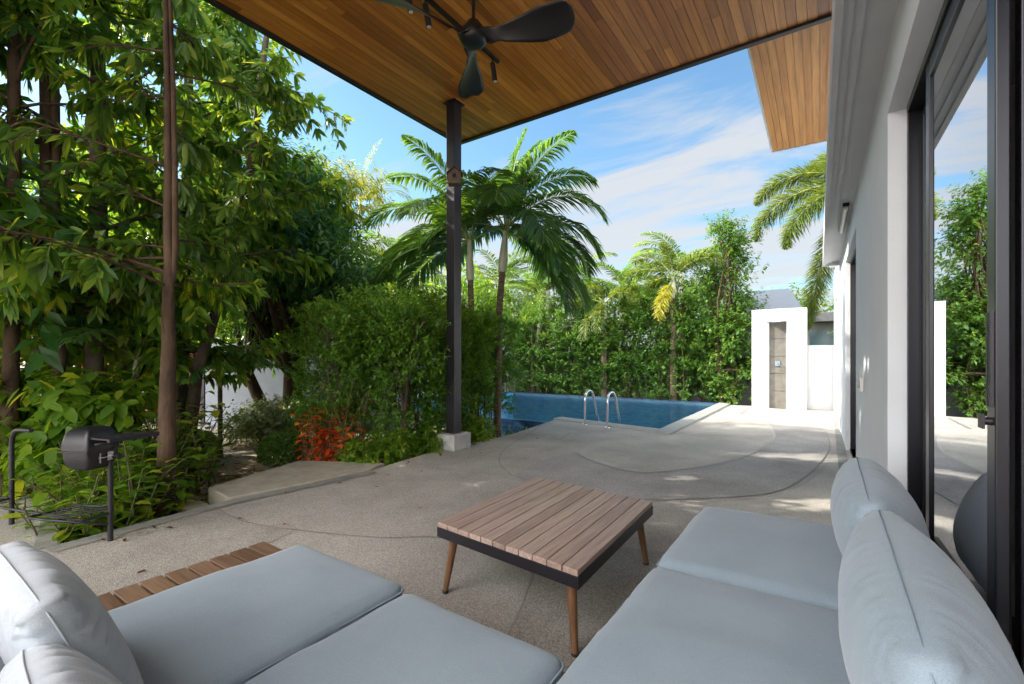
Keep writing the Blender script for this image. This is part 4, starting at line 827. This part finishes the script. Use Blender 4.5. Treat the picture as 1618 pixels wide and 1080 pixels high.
broad_tree('tall tree behind the grove whose long bough reaches towards the canopy', (-8.2, 3.0, Z), [(0, 0, 0), (.0, 0, 2.5), (.1, .05, 4.5), (.15, .05, 7.2)], .12, .05, 34, (.36, 1), (.7, 1.35), M['leafA'], .155, .052, 9, 13, 'bark_grey', 'tall trees in the left garden', twl=.5)
# shade trees continuing the row to the left of the view and filling behind it
for i, (x, y, h, lb) in enumerate(((-9.2, -.2, 8.4, 'leafy tree behind the extreme left edge of the garden'),)):
    broad_tree(lb, (x, y, Z), [(0, 0, 0), (.1, 0, 3), (.0, .1, h)], .13, .05, 24, (.30, 1), (1.2, 2.8), M['leafB' if i % 2 else 'leafA'], .20, .06, 7, 9, 'bark', 'tall trees in the left garden', twl=.5)
for x, y, h, lb in ((-8.1, -.95, 6.4, 'dense evergreen added outside the view to keep sun off the patio'), (-7.0, -2.6, 6.4, 'dense evergreen added further left, outside the view, to block the sun')):  # unseen evergreens, added to keep direct sun off the furniture
    bb = [((random.gauss(0, .9), random.gauss(0, 1.0), random.uniform(.28, .95)*h), random.uniform(.7, 1.05)) for _ in range(26)]
    blob_tree(lb, (x, y, Z), h*.3, bb, 23000, M['leafM'], .24, .10, 'bark', 'added sun-blocking evergreens left of the patio', r0=.14, cl=6, shell=.3)
# dense dark mango-like tree
bl_ = []
random.seed(3)
for k in range(26):
    a = random.uniform(0, 6.28); rr = random.uniform(0, 1.45); bl_.append(((rr*math.cos(a), rr*math.sin(a), random.uniform(2.2, 4.9)*(1-.08*rr)), random.uniform(.55, .85)))
bl_.append(((.0, .0, 4.9), .6))
blob_tree('dense dark-leaved mango-like tree behind the clipped hedge', (-8.3, 4.75, Z), 1.3, bl_, 32000, M['leafM'], .17, .04, 'bark', None, r0=.12, hi=False, cl=7, down=.5, trunks=3, shell=.4)
t = blob_tree('tree with drooping yellow-green new leaves on its outer side', (-9.3, 5.9, Z), 2.4, [((.6*math.cos(k*1.1)*1.2, .6*math.sin(k*1.7), 2.8+.19*k), .65) for k in range(14)], 14000, M['leafY'], .17, .04, 'bark', None, r0=.10, hi=False, cl=7, down=.6, shell=.5)
# palms by the post
palm('slim palm with pale crown shaft and arching fronds right of the post', (-4.86, 6.62, Z), [(0, 0, 0), (.03, 0, 1.2), (.03, .02, 2.2), (.10, .03, 3.0)], .072, .055,
     [(R(22), R(66), 1.95, 1.7, 1.1), (R(12), R(46), 2.0, 1.9), (R(62), R(84), 1.9, .7), (R(20), R(22), 1.9, 1.7), (R(130), R(72), 1.8, 1.0), (R(-30), R(25), 1.7, 1.9), (R(205), R(60), 1.6, 1.7), (R(255), R(62), 1.7, 1.7), (R(170), R(30), 1.6, 1.8), (R(300), R(45), 1.8, 1.9), (R(90), R(22), 1.8, 1.8), (R(345), R(0), 1.7, 1.4), (R(45), R(86), 1.9, .35), (R(12), R(74), 2.05, 1.0), (R(35), R(-22), 2.0, .9), (R(5), R(-30), 1.9, .9), (R(40), R(8), 1.8, 1.4), (R(100), R(80), 1.8, .7), (R(230), R(20), 1.6, 1.5)], M['palm'], 72, .042, .66, .75, .075, group='slim palms beside the post', droop=.55)
palm('slim palm directly behind the canopy post with brighter fronds', (-5.10, 6.3, Z), [(0, 0, 0), (-.04, 0, 1.2), (-.10, .0, 2.85)], .065, .05,
     [(R(200), R(72), 2.2, 1.4), (R(212), R(50), 2.1, 1.7), (R(195), R(22), 2.0, 1.7), (R(240), R(78), 2.1, 1.0), (R(150), R(60), 1.9, 1.6), (R(30), R(72), 1.7, 1.2), (R(60), R(40), 1.7, 1.8), (R(100), R(74), 1.9, 1.2), (R(275), R(45), 1.8, 1.8), (R(175), R(40), 2.0, 1.8), (R(330), R(62), 1.8, 1.5), (R(215), R(5), 1.9, 1.2), (R(185), R(-5), 1.8, 1.0)], M['palmG'], 70, .040, .64, .7, .065, group='slim palms beside the post', droop=.55)
# right foxtail palm behind the house corner
palm('feathery foxtail palm whose plumes hang beside the house corner', (.55, 15.4, Z), [(0, 0, 0), (0, 0, 3.4), (.05, .0, 5.4)], .14, .10,
     [(R(178), R(38), 2.8, 1.8, 1.4), (R(190), R(8), 3.1, 1.6, 1.5), (R(183), R(-66), 4.1, .35, 2.2), (R(215), R(-15), 2.8, 1.2, 1.4), (R(130), R(65), 2.4, 1.7, 1.2), (R(60), R(40), 2.4, 1.7, 1.2), (R(0), R(35), 2.4, 1.7, 1.2), (R(270), R(62), 2.4, 1.9, 1.2), (R(330), R(30), 2.4, 1.7, 1.2)], M['palmF'], 90, .028, .52, .8, .12, 'bark_pale', fox=True, droop=.25, group='foxtail palms')
# foxtail palms in the back hedge
palm('foxtail palm with one bright yellow hanging frond behind the pool ladder', (-3.75, 13.8, Z), [(0, 0, 0), (0, 0, 2), (.0, .0, 3.2)], .11, .08,
     [(R(170), R(65), 1.7, 1.7, 1), (R(200), R(40), 1.6, 1.8, 1), (R(20), R(65), 1.6, 1.8, 1), (R(350), R(50), 1.7, 1.8, 1), (R(270), R(70), 1.6, 1.7, 1), (R(80), R(60), 1.6, 1.6, 1), (R(150), R(20), 1.5, 1.6, 1), (R(255), R(-40), 1.5, .8, 1.2)], M['palmF'], 34, .035, .34, .6, .09, 'bark_palm', fox=True, droop=.25, group='foxtail palms', yellow=M['palmY'])
palm('foxtail palm in the hedge left of the yellow-fronded one', (-5.9, 13.8, Z), [(0, 0, 0), (0, 0, 1.6), (.0, .0, 2.7)], .10, .08,
     [(R(170), R(55), 1.4, 1.7, 1), (R(200), R(30), 1.4, 1.8, 1), (R(20), R(55), 1.4, 1.8, 1), (R(340), R(40), 1.5, 1.8, 1), (R(270), R(50), 1.5, 1.9, 1), (R(285), R(-10), 1.7, 1.2, 1.2), (R(250), R(-30), 1.6, .9, 1.2)], M['palmF'], 34, .035, .34, .5, .09, 'bark_palm', fox=True, droop=.25, group='foxtail palms')
for i, (x, y, h, m, lb) in enumerate(((-10.5, 18, 5.4, 'palmG', 'small palm far behind the pool, seen under the big fronds'), (-12.4, 17, 4.9, 'palmG', 'palm far behind the canopy post among light foliage'), (-19.0, 14.4, 9.3, 'palmS', 'silvery palm rising above the dark mango-like tree'), (-7.2, 18.5, 4.4, 'palmG', 'bushy palm above the hedge to the left of the yellow frond'), (-14.2, 12.6, 5.4, 'palmG', 'bright palm beyond the hedge left of the post'), (-11.6, 10.6, 3.9, 'palmG', 'low palm with drooping fronds behind the clipped hedge'), (-9.6, 15.8, 4.0, 'palmG', 'yellowish palm just behind the boundary wall near the post'), (-8.6, 16.6, 4.6, 'palmG', 'feathery palm behind the hedge under the drooping fronds'), (-4.6, 17.5, 4.9, 'palmG', 'feathery palm behind the yellow-fronded foxtail'), (-13.6, 15.0, 6.2, 'palmG', 'tall bright palm seen left of the canopy post'))):
    hz = h-.8; fr = [(random.uniform(0, 6.28), R(random.uniform(10, 80)), 2.2 if h < 8 else 3.3, 1.5, 1) for _ in range(13)]
    if m == 'palmS': fr = [(R(40), R(82), 3.2, .5), (R(300), R(60), 3.0, 1.8), (R(330), R(30), 3.2, 1.6), (R(10), R(35), 3.2, 1.6), (R(200), R(60), 3.0, 1.6), (R(250), R(45), 3.0, 1.8), (R(345), R(0), 2.8, 1.2), (R(120), R(50), 3.0, 1.6), (R(60), R(40), 3, 1.6)]
    palm(lb, (x, y, Z), [(0, 0, 0), (.05, 0, hz*.5), (.1, .05, hz)], .11, .08, fr, M[m], 34, .05, .62, .7, .09, 'bark_pale', group='palms beyond the garden', single=True)
# --- clipped hedge along the patio edge, and beyond the post
hp = [((-5.55, 3.95), (.9, .75, 2.15), 'clipped hedge shrub at the left end, beside the orange-leaved plant'), ((-5.0, 4.35), (.9, .8, 2.3), 'clipped hedge shrub with bare stems, second from the left end'), ((-4.98, 5.0), (.8, .8, 2.2), 'clipped hedge shrub just left of the canopy post'), ((-5.0, 5.75), (.75, .7, 2.2), 'hedge shrub just right of the canopy post'), ((-5.25, 6.75), (.8, .8, 2.2), 'hedge shrub around the slim palm trunks'), ((-5.9, 7.3), (.9, .7, 2.1), 'hedge shrub at the near left corner of the pool')]
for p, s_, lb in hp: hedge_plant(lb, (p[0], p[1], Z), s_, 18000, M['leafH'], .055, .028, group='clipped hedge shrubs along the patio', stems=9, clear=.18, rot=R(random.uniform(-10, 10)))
# small bare-stem trees inside the hedge
for (x, y, lb) in ((-4.75, 4.32, 'small forked tree trunk standing inside the clipped hedge'),):
    blob_tree(lb, (x, y, Z), .75, [((.3*math.cos(k*2.1), .3*math.sin(k*2.1), 1.5+.12*k), .35) for k in range(5)], 3000, M['leafH'], .055, .028, 'bark_grey', r0=.055, cl=6, cat='small tree', name='small_tree')
# low trailing greenery at the hedge foot
for (x, y, s_, lb) in ((-4.78, 4.55, .3, 'bright trailing shoots at the hedge foot beside the post footing'), (-4.72, 5.6, .3, 'leafy tuft at the hedge foot right of the post footing'), (-4.85, 3.95, .28, 'leafy tuft at the hedge foot beside the garden step')):
    blob_tree(lb, (x, y, Z), .12, [((.2*math.cos(k*1.3), .3*math.sin(k*1.3), .25+.06*(k % 3)), s_*.7) for k in range(6)], 2600, M['leafB'], .06, .03, 'twig', r0=.012, cl=6, cat='plant', name='trailing_plant')
vn = empty('vine_shoot', (-4.2, 4.55, .02), 0, 'thin green vine shoot hanging out over the paving by the footing', 'vine')
v = MB(); vp = [(-.38, .05, .18), (-.25, .03, .16), (-.12, 0, .09), (-.03, -.05, .02), (.03, -.12, .005)]; v.tube(vp, .004, 5); v.build('stem', M['twig'], vn)
P = np.array([Vector(vp[i]).lerp(Vector(vp[i+1]), f) for i in range(4) for f in (0, .33, .66)]); leaves('leaves', np.repeat(P, 3, 0), unit(rng.normal(size=(36, 3))+np.array([0, 0, .3])), np.tile([0, 0, 1.], (36, 1))+rvec(36)*.3, .045, .03, M['leafB'], vn)
# back hedge behind the pool
random.seed(11)
xs = [-9.4, -8.6, -7.8, -7.1, -6.4, -5.7, -5.0, -4.4, -3.8, -3.2]
wd_ = ['at the far left of the pool', 'second from the far left of the pool', 'third from the far left of the pool', 'behind the middle-left water', 'left of the ladder rails', 'directly above the left ladder rail', 'directly above the right ladder rail', 'left of the foxtail trunk', 'around the foxtail trunk', 'right of the foxtail trunk']
for i, x in enumerate(xs):
    hh = [3.1, 3.2, 3.0, 3.1, 3.0, 3.1, 3.2, 3.3, 3.5, 3.9][i]+random.uniform(-.35, .30)
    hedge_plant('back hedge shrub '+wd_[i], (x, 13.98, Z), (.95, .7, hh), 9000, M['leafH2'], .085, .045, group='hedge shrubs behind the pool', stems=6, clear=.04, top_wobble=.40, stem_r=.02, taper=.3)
blob_tree('tall open-crowned shrub tree left of the white shower wall', (-2.35, 13.95, Z), 1.2, [((random.uniform(-.8, .8)*(1-.1*k/3), random.uniform(-.3, .5), .8+k*.19), random.uniform(.35, .55)) for k in range(23)], 15000, M['leafH2'], .095, .05, 'bark', r0=.06, cl=7, trunks=3, shell=.3, rough=.5, upb=.9, cat='tall shrub', name='tall_shrub')
blob_tree('leafy shrub against the grey wall at the pool end of the coping', (-2.55, 13.75, Z), .4, [((random.uniform(-.5, .55), random.uniform(-.1, .15), .3+k*.17), random.uniform(.25, .38)) for k in range(13)], 9000, M['leafH2'], .07, .035, 'bark', r0=.03, cl=7, trunks=3, shell=.3, rough=.4, upb=.6, cat='shrub', name='garden_shrub')
# --- background trees
bgt = [(-4.5, 19.5, 2.6, 4.6, 'leafH2', 'light green tree behind the back hedge above the ladder'), (-8.3, 20, 2.4, 4.8, 'leafH2', 'green tree behind the back hedge left of the foxtails'), (-12.5, 20, 3.0, 5.2, 'leafH2', 'green tree far behind the palms by the post'), (-17, 19, 3.2, 6.0, 'leafB', 'bright tree far behind the left of the post'), (-15.5, 11.5, 2.4, 5.0, 'leafB', 'bright green tree between the dark tree and the post'), (-12.4, 8.6, 1.8, 4.6, 'leafH', 'mid green tree just beyond the garden wall behind the hedge'), (-20, 9, 3.4, 7.5, 'leafB', 'bright tree beyond the road behind the mango-like tree'), (-19, 3.5, 3.4, 7.8, 'leafB', 'sunlit tree across the road behind the gate'), (-18.5, -1.5, 3.4, 7.8, 'leafB', 'tree across the road at the far left'), (-24, 15, 4, 7.5, 'leafM', 'large dark tree far off left of the silvery palm'), (2.5, 19, 2.2, 4.4, 'leafH2', 'tree hidden behind the house corner'), (-1.2, 26, 2.6, 4.6, 'leafH2', 'tree behind the neighbouring roof')]
for x, y, r_, h, m, lb in bgt:
    bb = [((random.gauss(0, .45)*r_, random.gauss(0, .45)*r_, random.uniform(.25, .92)*h), random.uniform(.28, .42)*r_) for _ in range(24)]
    blob_tree(lb, (x, y, Z), h*.35, bb, 11000 if h < 6 else 14000, M[m], .17 if h < 6 else .24, .08 if h < 6 else .11, 'bark', 'background trees', r0=.16, cl=6, shell=.45)
# --- understory in the left bed
random.seed(21)
def ginger(label, base, nst, h, leafm, Ll, Lw, group, name='leafy_plant', nper=9, spread=.35):
    t = empty(name, base, 0, label, 'plant', group); st = MB(); P = []; D = []; Nm = []; Le = []
    for k in range(nst):
        a = random.uniform(0, 6.28); r_ = random.random()**.5*spread; p = Vector((r_*math.cos(a), r_*math.sin(a), 0)); hh = h*random.uniform(.6, 1.1); pts = limb(p, (random.gauss(0, .25), random.gauss(0, .25), 1), hh, -.1, 4); st.tube(pts, [.008, .007, .006, .005, .004], 5, False)
        for q in range(nper):
            f = .25+.75*q/(nper-1); u = f*4; j = min(int(u), 3); c = pts[j].lerp(pts[j+1], u-j); az_ = q*2.4+random.gauss(0, .4); P.append(c); D.append((math.cos(az_), math.sin(az_), random.uniform(-.1, .7))); Nm.append((0, 0, 1)); Le.append(Ll*random.uniform(.6, 1.15))
    st.build('stems', M['twig'], t); Le = np.array(Le); leaves('foliage', np.array(P), np.array(D), np.array(Nm)+rvec(len(P))*.3, Le, Le*Lw/Ll, leafm, t, droop=.35); return t
under = [(-4.75, 1.15, 14, .55, 'leafB', .15, .07, 'low bright leafy plant between the barbecue leg and the straight trunk'), (-5.15, 1.45, 16, .75, 'leafB', .17, .075, 'bright leafy plant behind the barbecue rack'), (-5.6, 1.6, 16, .8, 'leafA', .18, .07, 'darker leafy plant below the barbecue lid'), (-6.2, 1.75, 16, .85, 'leafB', .18, .08, 'bright leafy plant behind the thick trunk foot'), (-6.6, 1.45, 14, .7, 'leafS', .15, .06, 'pale leafy plant left of the barbecue in the sun'), (-7.3, 1.6, 14, .8, 'leafB', .18, .08, 'bright leafy plant near the left tree trunks'), (-6.0, 2.2, 14, .95, 'leafB', .17, .085, 'taller plant with round sunlit leaves in front of the gate'), (-6.9, 2.1, 14, 1.25, 'leafB', .16, .09, 'tall plant with rounded yellow-green leaves before the timber gate'), (-7.8, 1.1, 14, .9, 'leafB', .18, .08, 'leafy plant at the far left edge of the bed'), (-7.9, 2.6, 12, .9, 'leafA', .18, .07, 'leafy plant at the foot of the gate')]
for x, y, n_, h, m, a, b_, lb in under: ginger(lb, (x, y, Z), n_+8, h, M[m], a, b_, 'leafy plants in the left bed')
for x, y, h, lb in ((-6.9, 2.05, 1.3, 'fan of dark pinnate palm fronds in front of the thick trunk'), (-7.4, 3.2, 1.1, 'low pinnate palm behind the leaning trunk')):
    palm(lb, (x, y, Z), [(0, 0, 0), (0, 0, h*.5), (0, 0, h)], .035, .03, [(R(a), R(random.uniform(15, 60)), 1.3, 1.3) for a in range(0, 360, 40)], M['palm'], 24, .045, .34, .2, .03, group='low palms in the left bed', cat='palm', single=True)
random.seed(33)
for x, y, h, w_, lb in ((-7.5, 1.95, 2.7, .75, 'yellow-green large-leaved bush between the thick trunk and the gate'), (-8.9, 2.5, 3.4, .9, 'tall bright bush overhanging the gate'), (-6.1, 1.35, 1.15, .35, 'low sunlit bush right behind the barbecue'), (-7.0, .95, 1.3, .4, 'low sunlit bush at the extreme left edge')):
    bb = [((random.gauss(0, .5)*w_, random.gauss(0, .5)*w_, random.uniform(.55 if h > 2 else .35, .98)*h), random.uniform(.3, .5)*w_) for _ in range(12)]
    blob_tree(lb, (x, y, Z), h*.3, bb, 2600 if h > 2 else 1500, M['leafB'], .16, .085, 'bark', 'bright bushes in the left bed', r0=.03, cl=5, down=.6, trunks=3, cat='bush', name='leafy_bush', hi=True, shell=.2)
for k, (x, y, h) in enumerate(((-4.95, 1.28, .6), (-5.3, 1.15, .6), (-5.75, 1.3, .7), (-5.15, 1.5, .5), (-5.55, 1.7, .55), (-6.4, 1.1, .7), (-6.6, 1.75, .9), (-5.9, 1.95, .9))):
    ginger(['fresh green plant at the foot of the straight trunk', 'fresh green plant under the barbecue rack', 'fresh green plant between the two barbecue legs', 'small green plant just in front of the straight trunk foot', 'small green plant behind the barbecue side shelf', 'fresh green plant behind the left barbecue leg', 'fresh green plant in front of the thick trunk', 'fresh green plant midway between thick trunk and straight trunk'][k], (x, y, Z), 18, h, M['leafB'], .14, .065, 'leafy plants in the left bed')
# small bushes
def ball(label, base, r_, n_, leafm, Ll, Lw, sq=.85):
    t = empty('round_bush', base, 0, label, 'bush'); m = MB()
    for k in range(9): d = Vector(rvec(1)[0]); d.z = abs(d.z)+.3; m.tube([(0, 0, 0), d.normalized()*r_*.5+Vector((0, 0, .1)), d.normalized()*r_*.85], [.012, .008, .004], 5, False)
    m.build('stems', M['twig'], t); d = rvec(n_); d[:, 2] = np.where(d[:, 2] < -.55, -d[:, 2], d[:, 2]); nz = np.array([noise.noise(Vector(x*3)+Vector(base)) for x in d]); P = d*(r_*(.8+.18*rng.random(n_)+.13*nz))[:, None]*np.array([1, 1, sq])+np.array([0, 0, r_*sq*.9])
    leaves('foliage', P, unit(d+rvec(n_)*.9), unit(d+rvec(n_)*.6), Ll*(.6+.7*rng.random(n_)), Lw, leafm, t, hi=False, droop=.05); return t
ball('small round clipped green bush beside the orange-leaved plant', (-6.15, 3.42, Z), .27, 5200, M['leafH2'], .045, .022)
ball('low dark clipped bush just right of the straight trunk', (-7.35, 2.8, Z), .34, 4800, M['leafH'], .05, .024, .7)
blob_tree('low shrub with pale cream-edged leaves below the white wall', (-8.0, 4.05, Z), .2, [((random.uniform(-.5, .5), random.uniform(-.3, .3), .30+.1*(k % 3)), .26) for k in range(9)], 3800, M['leafS'], .10, .035, 'twig', r0=.02, cl=7, trunks=3, cat='shrub', name='garden_shrub')
blob_tree('dark low shrub behind the small round bush', (-6.8, 4.6, Z), .25, [((random.uniform(-.5, .5), random.uniform(-.3, .3), .4+.12*(k % 3)), .32) for k in range(9)], 4200, M['leafM'], .10, .03, 'twig', r0=.02, cl=7, trunks=3, cat='shrub', name='garden_shrub')
ginger('orange and red leaved plant at the left end of the clipped hedge', (-5.47, 3.62, Z), 30, .80, M['leafR'], .12, .062, None, 'croton_plant', 13, .27)
ginger('rust and dark red leaved plant behind the orange one, reaching higher', (-5.30, 3.85, Z), 26, 1.25, M['leafRd'], .10, .035, None, 'croton_plant', 9, .28)
# fallen leaves and sticks
P = np.stack([-4.25+rng.random(26)**2*1.6, rng.uniform(1.0, 6.2, 26), np.full(26, .018)], 1)
o = leaves('fallen_leaves', P, rvec(26)*np.array([1, 1, .1]), np.tile([0, 0, 1.], (26, 1))+rvec(26)*.3, .055, .024, M['leafRd'], None, hi=True, droop=.0); tag(o, 'a few dry leaves blown onto the paving near the planting edge', 'fallen leaves', kind='stuff')
P = np.stack([rng.uniform(-8.6, -5.0, 420), rng.uniform(1.9, 4.4, 420), np.full(420, GZ+.01)+rng.random(420)*.015], 1)
o = leaves('fallen_leaves', P, rvec(420)*np.array([1, 1, .12]), np.tile([0, 0, 1.], (420, 1))+rvec(420)*.3, .09, .035, M['leafRd'], None, hi=True, droop=.0); tag(o, 'dry brown leaves scattered over the gravel bed', 'fallen leaves', kind='stuff')
m = MB()
for k in range(40):
    x, y = random.uniform(-8, -5.1), random.uniform(2.1, 4.2); a = random.uniform(0, 3.14); l_ = random.uniform(.1, .4); m.tube([(x, y, GZ+.012), (x+l_*.5*math.cos(a), y+l_*.5*math.sin(a), GZ+.03), (x+l_*math.cos(a+.2), y+l_*math.sin(a+.2), GZ+.012)], .006, 5)
tag(m.build('fallen_twigs', M['twig']), 'dry twigs scattered over the gravel bed', 'twigs', kind='stuff')
n_ = 2600; P = np.stack([rng.uniform(-9, -4.6, n_), rng.uniform(1.3, 8.0, n_), np.full(n_, GZ)], 1); P = P[(P[:, 1] < 2.3) | (P[:, 1] > 4.2)]; n_ = len(P)
o = leaves('ground_cover', P, rvec(n_)*np.array([.5, .5, .2])+np.array([0, 0, .8]), rvec(n_), .10, .03, M['leafH'], None, hi=False, droop=.3); tag(o, 'low green ground cover under the trees and hedge', 'ground cover', kind='stuff')
